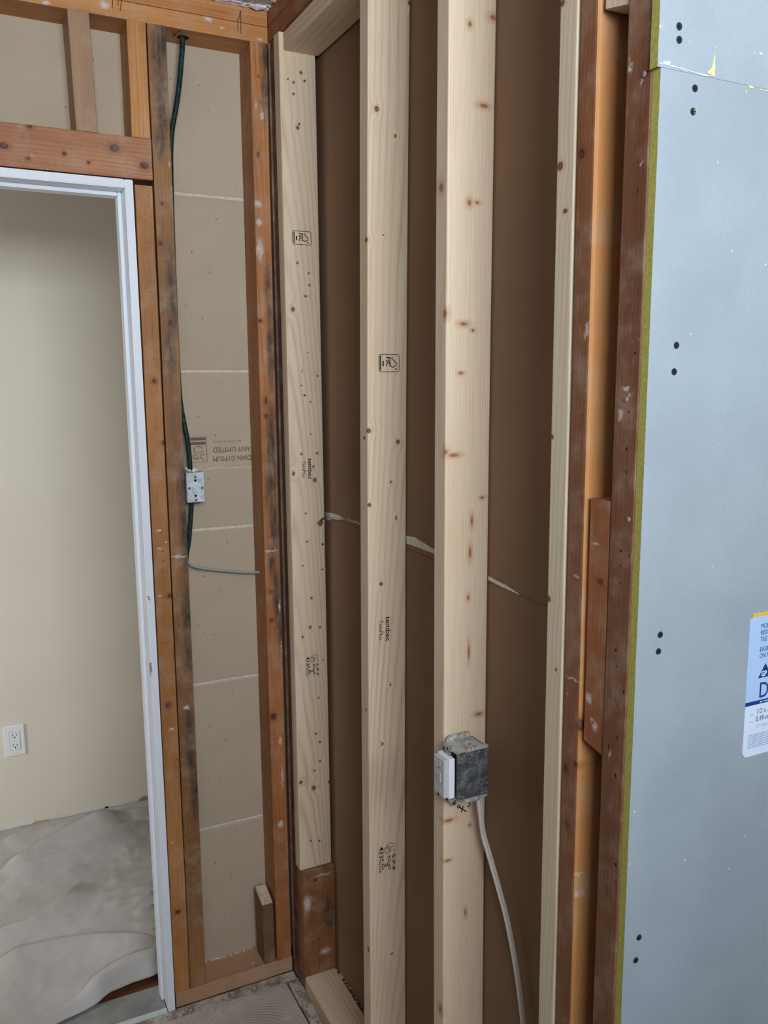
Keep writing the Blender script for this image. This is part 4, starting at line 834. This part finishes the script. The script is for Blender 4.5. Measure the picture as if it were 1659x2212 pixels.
# ================================================================== OUTLET BOX, RECEPTACLE AND CABLE
k = NT('galvanised_steel', .42, .5); k.b.inputs['Metallic'].default_value = .4
vo = k.n('TexVoronoi', {'Vector': k.tc, 'Scale': 130.0}); c = k.mix(k.n('SeparateColor', (vo.outputs['Color'],)).outputs[0], lin((150, 152, 152)), lin((204, 204, 200)))
k.colour(c); galv = k.m
k = NT('tarnished_steel', .5, .4); k.b.inputs['Metallic'].default_value = .25
c = k.mix(k.rng(k.noise(k.tc, 45, 6, .7), .40, .66), lin((70, 69, 68)), lin((118, 123, 130)))
c = k.mix(k.rng(k.noise(k.tc, 300, 3), .62, .74), c, lin((190, 198, 208))); k.colour(c); tarn = k.m
ob = empty('outlet_box', (.024, -.846, .909))
x0, x1, y0, y1, z0, z1 = -.0085, .0540, -.8730, -.8225, .9095, .9935
t_ = .0016
sh = join(boxgeo(x0, x1, y1 - t_, y1, z0, z1), boxgeo(x0, x1, y0, y1, z1 - t_, z1), boxgeo(x0, x1, y0, y1, z0, z0 + t_), boxgeo(x1 - t_, x1, y0, y1, z0, z1))
o = obj('box_shell', sh[0], sh[1], galv); place(o, (0, 0, 0), ob)
sp_ = box('side_plate', (x0, x1, y0 - .0016, y0, z0, z1), tarn, ob, .0006)
def tab(name, pts, y, th, holes, m):     # plate in the x-z plane with lighter holes
    k_ = len(pts); V = [(p[0], y - th, p[1]) for p in pts] + [(p[0], y, p[1]) for p in pts]
    F = [tuple(range(k_)), tuple(range(k_, 2 * k_))[::-1]] + [(i, k_ + i, k_ + (i + 1) % k_, (i + 1) % k_) for i in range(k_)]
    o = obj(name, V, F, m); bm = bmesh.new(); bm.from_mesh(o.data); bmesh.ops.recalc_face_normals(bm, faces=bm.faces); bm.to_mesh(o.data); bm.free(); place(o, (0, 0, 0), ob)
    for (hx, hz, hr) in holes:
        decal('tab_hole', [disc2d(0, 0, hr, 12)], (hx, y - th, hz), (1, 0, 0), (0, 0, 1), hole_light if name != 'ear_tab' else dark_hole, o, .0003)
    return o
hole_light = plain('hole_showing_wood', (206, 190, 158), .8)
tab('mounting_bracket', [(x0 + .008, z1), (x0 + .010, z1 + .008), (x0 + .016, z1 + .011), (x0 + .05, z1 + .012), (x0 + .055, z1 + .010), (x0 + .056, z1)], y1 - .001, .0014, [(x0 + .018, z1 + .005, .0028), (x0 + .025, z1 + .0055, .0024), (x0 + .038, z1 + .006, .0024), (x0 + .051, z1 + .0065, .0028)], galv)
tab('gang_tab', [(x0 + .016, z1), (x0 + .019, z1 + .005), (x0 + .024, z1 + .0075), (x0 + .058, z1 + .0075), (x0 + .0615, z1 + .005), (x0 + .0615, z1)], y0 - .0016, .0012, [(x0 + .024, z1 + .003, .0022), (x0 + .031, z1 + .0035, .0022), (x0 + .038, z1 + .0038, .0018), (x0 + .057, z1 + .004, .0020)], galv)
tab('gang_tab', [(x0 + .014, z0), (x0 + .017, z0 - .006), (x0 + .022, z0 - .0075), (x0 + .040, z0 - .007), (x0 + .052, z0 - .005), (x0 + .060, z0 - .004), (x0 + .0615, z0)], y0 - .0016, .0012, [(x0 + .021, z0 - .0035, .0022), (x0 + .038, z0 - .003, .0020), (x0 + .056, z0 - .0018, .0016)], galv)
o = tube([(.030, -.852, z1 - .0002), (.030, -.852, z1 + .0012)], .0095, 20, 1); o = obj('knockout', o[0], o[1], galv); place(o, (0, 0, 0), ob)
decal('knockout_slot', [rect(-.0030, .0030, -.0011, .0011)], (.030, -.852, z1 + .0013), (1, 0, 0), (0, 1, 0), dark_hole, ob, .0004)
for (sx, sz) in ((x0 + .006, z0 + .008), (x0 + .058, z1 - .012), (x0 + .014, z1 - .006), (x0 + .044, z1 - .004), (x0 + .060, z0 + .02)):
    inst('rivet', screw_mesh('rivet', .0017, (metal_grey, metal_grey), False), (sx, y0 - .0016, sz), ob)
cl_ = box('cable_clamp', (x1 - .012, x1 - .002, y0 + .008, y0 + .030, z0 - .009, z0), tarn, ob, .001)
tag(ob, 'galvanised metal outlet box screwed to the side of a new stud', 'electrical box')

wpl = plain('white_plastic', (226, 228, 236), .35, .5); gpl = plain('shaded_white_plastic', (188, 188, 192), .4, .4); slotm = plain('slot_glint', (240, 242, 246), .5)  # shade painted into the face grey, caught light into the slot white
rc = empty('gfci_receptacle', (-.016, -.849, .948))
box('housing', (-.0205, -.0090, -.8690, -.8300, .9130, .9835), wpl, rc, .0012)
fo = box('face', (-.0290, -.0200, -.8665, -.8325, .9145, .9820), gpl, rc, .0012)
def fside(name, yz, m, lift=.0004, parent=None):    # shape on the face that looks along -x: right = -y, up = z
    return decal(name, [yz], (-.0290, -.8495, .9482), (0, -1, 0), (0, 0, 1), m, parent or fo, lift)
for sgn in (1, -1):
    zc = .0215 * sgn + (.003 if sgn > 0 else -.003)
    fside('slot', rect(-.0075, -.0058, zc - .001, zc + .008), slotm); fside('slot', rect(.0052, .0070, zc - .002, zc + .006), slotm)
    fside('ground_slot', join(disc2d(-.0005, zc - .0075, .0024, 12), rect(-.0029, .0019, zc - .0105, zc - .0075)), dark_hole if sgn < 0 else slotm)
box('test_button', (-.0300, -.0289, -.8560, -.8430, .9485, .9560), gpl, fo, .0003); box('reset_button', (-.0300, -.0289, -.8560, -.8430, .9400, .9475), gpl, fo, .0003)
fside('button_outline', stroke2d([(-.0088, -.0105), (-.0088, .0105)], .0009), slotm)
def ear(zs, up):
    pts = [(-.8580, zs), (-.8570, zs + up * .014), (-.8540, zs + up * .018), (-.8440, zs + up * .018), (-.8410, zs + up * .014), (-.8400, zs)]
    V = [(-.0125, p[0], p[1]) for p in pts] + [(-.0112, p[0], p[1]) for p in pts]; k_ = 6
    F = [tuple(range(k_)), tuple(range(k_, 12))[::-1]] + [(i, k_ + i, k_ + (i + 1) % k_, (i + 1) % k_) for i in range(k_)]
    o = obj('yoke_ear', V, F, galv); bm = bmesh.new(); bm.from_mesh(o.data); bmesh.ops.recalc_face_normals(bm, faces=bm.faces); bm.to_mesh(o.data); bm.free(); place(o, (0, 0, 0), rc)
    decal('ear_hole', [disc2d(0, 0, .0024, 12)], (-.0125, -.8490, zs + up * .011), (0, -1, 0), (0, 0, 1), dark_hole, o, .0004)
    inst('yoke_screw', screw_mesh('yoke_screw', .003, (metal_grey, metal_dark), False), (-.0140, -.8490, zs + up * .006), o, (0, 0, R(-90)))
    for q in (-.8600, -.8380):
        t = tube([(-.0126, q, zs + up * .012), (-.0126, q, zs + up * .013)], .0001, 6, 1)
        b_ = box('yoke_lug', (-.0125, -.0112, q - .0035, q + .0035, min(zs + up * .010, zs + up * .019), max(zs + up * .010, zs + up * .019)), galv, o, .0004)
ear(.9835, 1); ear(.9130, -1)
tag(rc, 'white rectangular receptacle mounted in the open metal box', 'receptacle')

nm = D['nm']
nmm = plain('white_cable_sheath', (214, 208, 200), .45, .4)
V, F = tube(nm, .0036, 10, 8, True, .0024, (0, 1, .25))
cab = obj('white_cable', V, F, nmm, smooth=True)
V, F = tube([(p[0] - .0055, p[1] - .0035, p[2]) for p in nm], .0036, 10, 8, True, .0024, (0, 1, .25))
o2 = obj('second_run', V, F, nmm, smooth=True); o2.parent = cab
tag(cab, 'white double cable hanging from the outlet box', 'cable')

# ================================================================== OLD BOX AND CABLES IN THE DOOR WALL
jb = empty('junction_box', (-.2107, .058, 1.3195))
k = NT('painted_steel', .5, .4); k.b.inputs['Metallic'].default_value = .25
k.colour(k.mix(k.rng(k.noise(k.tc, 90, 5, .7), .35, .65), lin((166, 178, 186)), lin((206, 214, 220)))); jm = k.m
box('box_body', (-.2335, -.1880, .030, .0868, 1.3200, 1.3945), jm, jb, .0025)
for (u_, v_) in ((-.2112, 1.3746), (-.2116, 1.3369)):
    decal('knockout_hole', [disc2d(0, 0, .0031, 14)], (u_, .030, v_), (1, 0, 0), (0, 0, 1), dark_hole, jb, .0005)
jsm = screw_mesh('box_screw', .0036, (metal_grey, metal_dark), False)
for (u_, v_) in ((-.2115, 1.3835), (-.2110, 1.3265), (-.2268, 1.3561), (-.1948, 1.3553)): inst('box_screw', jsm, (u_, .0297, v_), jb)
rnd = random.Random(9)
bm = bmesh.new()
for i in range(12):
    mtx = Matrix.Translation((-.226 + rnd.random() * .028, .045 + rnd.random() * .03, 1.396 + rnd.random() * .006)); bmesh.ops.create_icosphere(bm, subdivisions=1, radius=rnd.uniform(.003, .006), matrix=mtx)
for v in bm.verts: v.co += Vector((rnd.uniform(-1, 1), rnd.uniform(-1, 1), rnd.uniform(-1, 1))) * .0012
me = bpy.data.meshes.new('plaster_clump'); bm.to_mesh(me); bm.free(); me.materials.append(plaster); o = bpy.data.objects.new('plaster_clump', me); col.objects.link(o); place(o, (0, 0, 0), jb)
tag(jb, 'small pale metal junction box beside the king stud', 'electrical box')
k = NT('green_cloth_sheath', .6, .3)
k.colour(k.mix(k.rng(k.noise(k.vmul(k.tc, (240, 240, 120)), 1, 3), .45, .62), lin((14, 32, 32)), lin((28, 66, 62)))); k.bump(k.noise(k.tc, 500, 2), .5, .001); grn = k.m
g1 = D['green']; g2 = D['green2']
path = [(g1[0][0], g1[0][1], 2.41)] + g1 + [(-.234, .055, 2.10), (-.2355, .06, 1.9), (-.2355, .062, 1.7)] + g2
V, F = tube(path, .0058, 12, 6); gc = obj('green_cable', V, F, grn, smooth=True)
tag(gc, 'dark green cable dropping from the top plate to the junction box', 'cable', 'green cables')
g3 = D['green3']
V, F = tube([(g3[0][0], g3[0][1], 1.325)] + g3 + [(-.2372, .062, 1.13), (-.2372, .065, 1.05)], .0055, 12, 6); gc2 = obj('green_cable', V, F, grn, smooth=True)
tag(gc2, 'dark green cable leaving the underside of the junction box', 'cable', 'green cables')
V, F = tube([(-.2385, .066, 1.2)] + [p for p in D['grey']] + [(-.044, .05, 1.1225), (-.038, .05, 1.122)], .0034, 10, 8); yc = obj('grey_cable', V, F, plain('grey_green_sheath', (150, 158, 148), .45, .4), smooth=True)
tag(yc, 'thin grey cable crossing the stud bay below the junction box', 'cable')

# ================================================================== HALLWAY THINGS
wo = empty('wall_outlet', (-.6275, 1.164, .2836))
pw = plain('white_cover_plastic', (232, 232, 234), .35, .5)
box('cover_plate', (-.6622, -.5930, 1.159, 1.1648, .2836, .3975), pw, wo, .0018)
ri = box('receptacle_insert', (-.6432, -.6092, 1.1575, 1.1600, .3065, .3745), pw, wo, .0006)
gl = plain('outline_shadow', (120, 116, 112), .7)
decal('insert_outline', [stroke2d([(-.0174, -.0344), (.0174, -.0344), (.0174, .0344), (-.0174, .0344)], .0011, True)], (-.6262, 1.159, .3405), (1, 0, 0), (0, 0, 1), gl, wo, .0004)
for zc in (.3590, .3210):
    for dx, h in ((-.0065, .0085), (.0065, .0070)): decal('slot', [rect(dx - .0011, dx + .0011, 0, h)], (-.6262, 1.1575, zc), (1, 0, 0), (0, 0, 1), dark_hole, ri, .0003)
    decal('ground_slot', [disc2d(0, -.0055, .0026, 12)], (-.6262, 1.1575, zc), (1, 0, 0), (0, 0, 1), dark_hole, ri, .0003)
for zc in (.3895, .2915): inst('cover_screw', screw_mesh('cover_screw', .0026, (pw, gl), False), (-.6270, 1.159, zc), wo)
tag(wo, 'white duplex outlet on the beige hallway wall', 'outlet')

# drop cloth: heaped folds over the hall floor
nx, ny = 300, 200
ce = sorted([tuple(p) for p in D['clothedge']])
ex = np.array([-1.6, -1.2, -.9] + [p[0] for p in ce] + [-.25, .6]); ey = np.array([-.02, .0, .03] + [p[1] for p in ce] + [.135, .15])
xs = np.linspace(-1.6, .6, nx); X_ = np.repeat(xs[None, :], ny, 0)
yf = np.interp(xs, ex, ey); yf = np.maximum(yf, np.where(xs < -.62, .02, .0))
T_ = np.linspace(0, 1, ny)[:, None] ** 1.0
yb_ = 1.160 - .004 * np.sin(xs * 23)
Y_ = yf[None, :] + (yb_ - yf)[None, :] * T_
def val_noise(X, Y, sx, sy, seed):
    out = np.zeros_like(X)
    for i in range(X.shape[0]):
        for j in range(X.shape[1]): out[i, j] = noise.noise((X[i, j] * sx, Y[i, j] * sy, seed))
    return out
rot = .45; U_ = X_ * math.cos(rot) + Y_ * math.sin(rot); W_ = -X_ * math.sin(rot) + Y_ * math.cos(rot)
Z_ = .010 + .006 * val_noise(U_, W_, 2.2, 6.5, 1.3) + .0022 * val_noise(U_, W_, 9, 20, 5.3) + .0010 * val_noise(X_, Y_, 34, 34, 8.1)
Z_ += .0016 * np.abs(val_noise(U_, W_, 12, 26, 3.7))
rdg = 1 - 2.2 * np.abs(val_noise(U_ + .06 * val_noise(X_, Y_, 4, 4, 2.2), W_, 3.2, 17, 11.7)); Z_ += .0025 * np.clip(rdg, 0, 1) ** 3
rdg = 1 - 2.2 * np.abs(val_noise(U_, W_, 9, 24, 15.2)); Z_ += .0015 * np.clip(rdg, 0, 1) ** 3
for (L, h, wd) in D['folds']:
    best = np.full_like(X_, 9.0); side = np.zeros_like(X_); tt = np.zeros_like(X_)
    n = len(L) - 1
    for i in range(n):
        a = np.array(L[i]); b_ = np.array(L[i + 1]); d = b_ - a; l2 = (d ** 2).sum()
        t = np.clip(((X_ - a[0]) * d[0] + (Y_ - a[1]) * d[1]) / l2, 0, 1)
        dx = X_ - a[0] - t * d[0]; dy = Y_ - a[1] - t * d[1]; dist = np.hypot(dx, dy)
        m_ = dist < best; best = np.where(m_, dist, best); side = np.where(m_, np.sign(dx * d[1] - dy * d[0]), side); tt = np.where(m_, (i + t) / n, tt)
    wl = np.where(side < 0, wd * .42, wd * 2.2) if wd >= .03 else np.full_like(X_, wd * .8)
    fd = np.clip(np.minimum(tt, 1 - tt) * 4.0, 0, 1); Z_ += (1.9 if h > .0125 else .9) * h * np.exp(-(best / wl) ** 1.5) * fd * fd * (3 - 2 * fd)
edge = np.clip((Y_ - yf[None, :]) / .03, 0, 1); Z_ = .004 + (Z_ - .004) * (.35 + .65 * edge)
Z_ = np.maximum(Z_, .0025)
wallrise = np.clip((Y_ - 1.10) / .06, 0, 1); Z_ = Z_ * (1 - .3 * wallrise)
V = np.stack([X_ + .6, Y_ - .6, Z_], -1).reshape(-1, 3)
F = [(i * nx + j, i * nx + j + 1, (i + 1) * nx + j + 1, (i + 1) * nx + j) for i in range(ny - 1) for j in range(nx - 1)]
k = NT('canvas_cloth', .85, .1)
c = k.mix(k.rng(k.noise(k.tc, 4, 4), .3, .7), lin((174, 168, 162)), lin((190, 186, 182)))
c = k.mix(k.rng(k.noise(k.tc, 320, 3), .4, .8, 0, .2), c, lin((150, 140, 128)))
k.colour(c); k.bump(k.noise(k.tc, 420, 3), .2, .001)
dc = obj('drop_cloth', V.tolist(), F, k.m, None, (-.6, .6, 0), True)
so = dc.modifiers.new('thickness', 'SOLIDIFY'); so.thickness = .0012; so.offset = -1
tag(dc, 'rumpled grey canvas drop cloth over the hallway floor', 'drop cloth')

# crumbs of plaster along the plates
def crumbs(name, label, spots_, seed, m):
    rnd = random.Random(seed); bm = bmesh.new()
    for (x, y, z, s) in spots_:
        r0 = len(bm.verts); mt = Matrix.Translation((x, y, z + s * .5)) @ Matrix.Diagonal((1 + rnd.random(), 1 + rnd.random() * .6, .8, 1))
        res = bmesh.ops.create_icosphere(bm, subdivisions=1, radius=s, matrix=mt)
        for v in res['verts']: v.co += Vector((rnd.uniform(-1, 1), rnd.uniform(-1, 1), rnd.uniform(-1, 1))) * s * .35
    me = bpy.data.meshes.new(name); bm.to_mesh(me); bm.free(); me.materials.append(m)
    o = bpy.data.objects.new(name, me); col.objects.link(o); o['kind'] = 'stuff'; return tag(o, label, 'debris', 'plaster crumbs')
rnd = random.Random(12)
P = []
for i in range(46):
    y = -.10 - rnd.random() * .95; P.append((.0885 + rnd.uniform(-.004, .002), y, .041, rnd.uniform(.0012, .0042)))
crumbs('plaster_crumbs', 'white plaster crumbs along the back of the new bottom plate', P, 1, plain('crumb_grey', (190, 180, 164), .9))
P = [(rnd.uniform(-.24, -.09), .0855 - rnd.random() * .004, .0415, rnd.uniform(.0008, .0024)) for i in range(36)] + [(rnd.uniform(-.12, -.05), rnd.uniform(.0, .08), .0415, rnd.uniform(.0006, .0014)) for i in range(10)]
crumbs('plaster_crumbs', 'white plaster crumbs on the old sole plate in the stud bay', P, 2, plaster)
P = [(rnd.uniform(-.33, -.02), rnd.uniform(-.045, -.004), -.001, rnd.uniform(.0008, .003)) for i in range(60)] + [(rnd.uniform(-.03, -.004), rnd.uniform(-.3, -.03), -.001, rnd.uniform(.0008, .004)) for i in range(40)]
crumbs('plaster_crumbs', 'grey plaster crumbs scattered on the floor in front of the plates', P, 3, plain('crumb_pale', (176, 168, 156), .9))
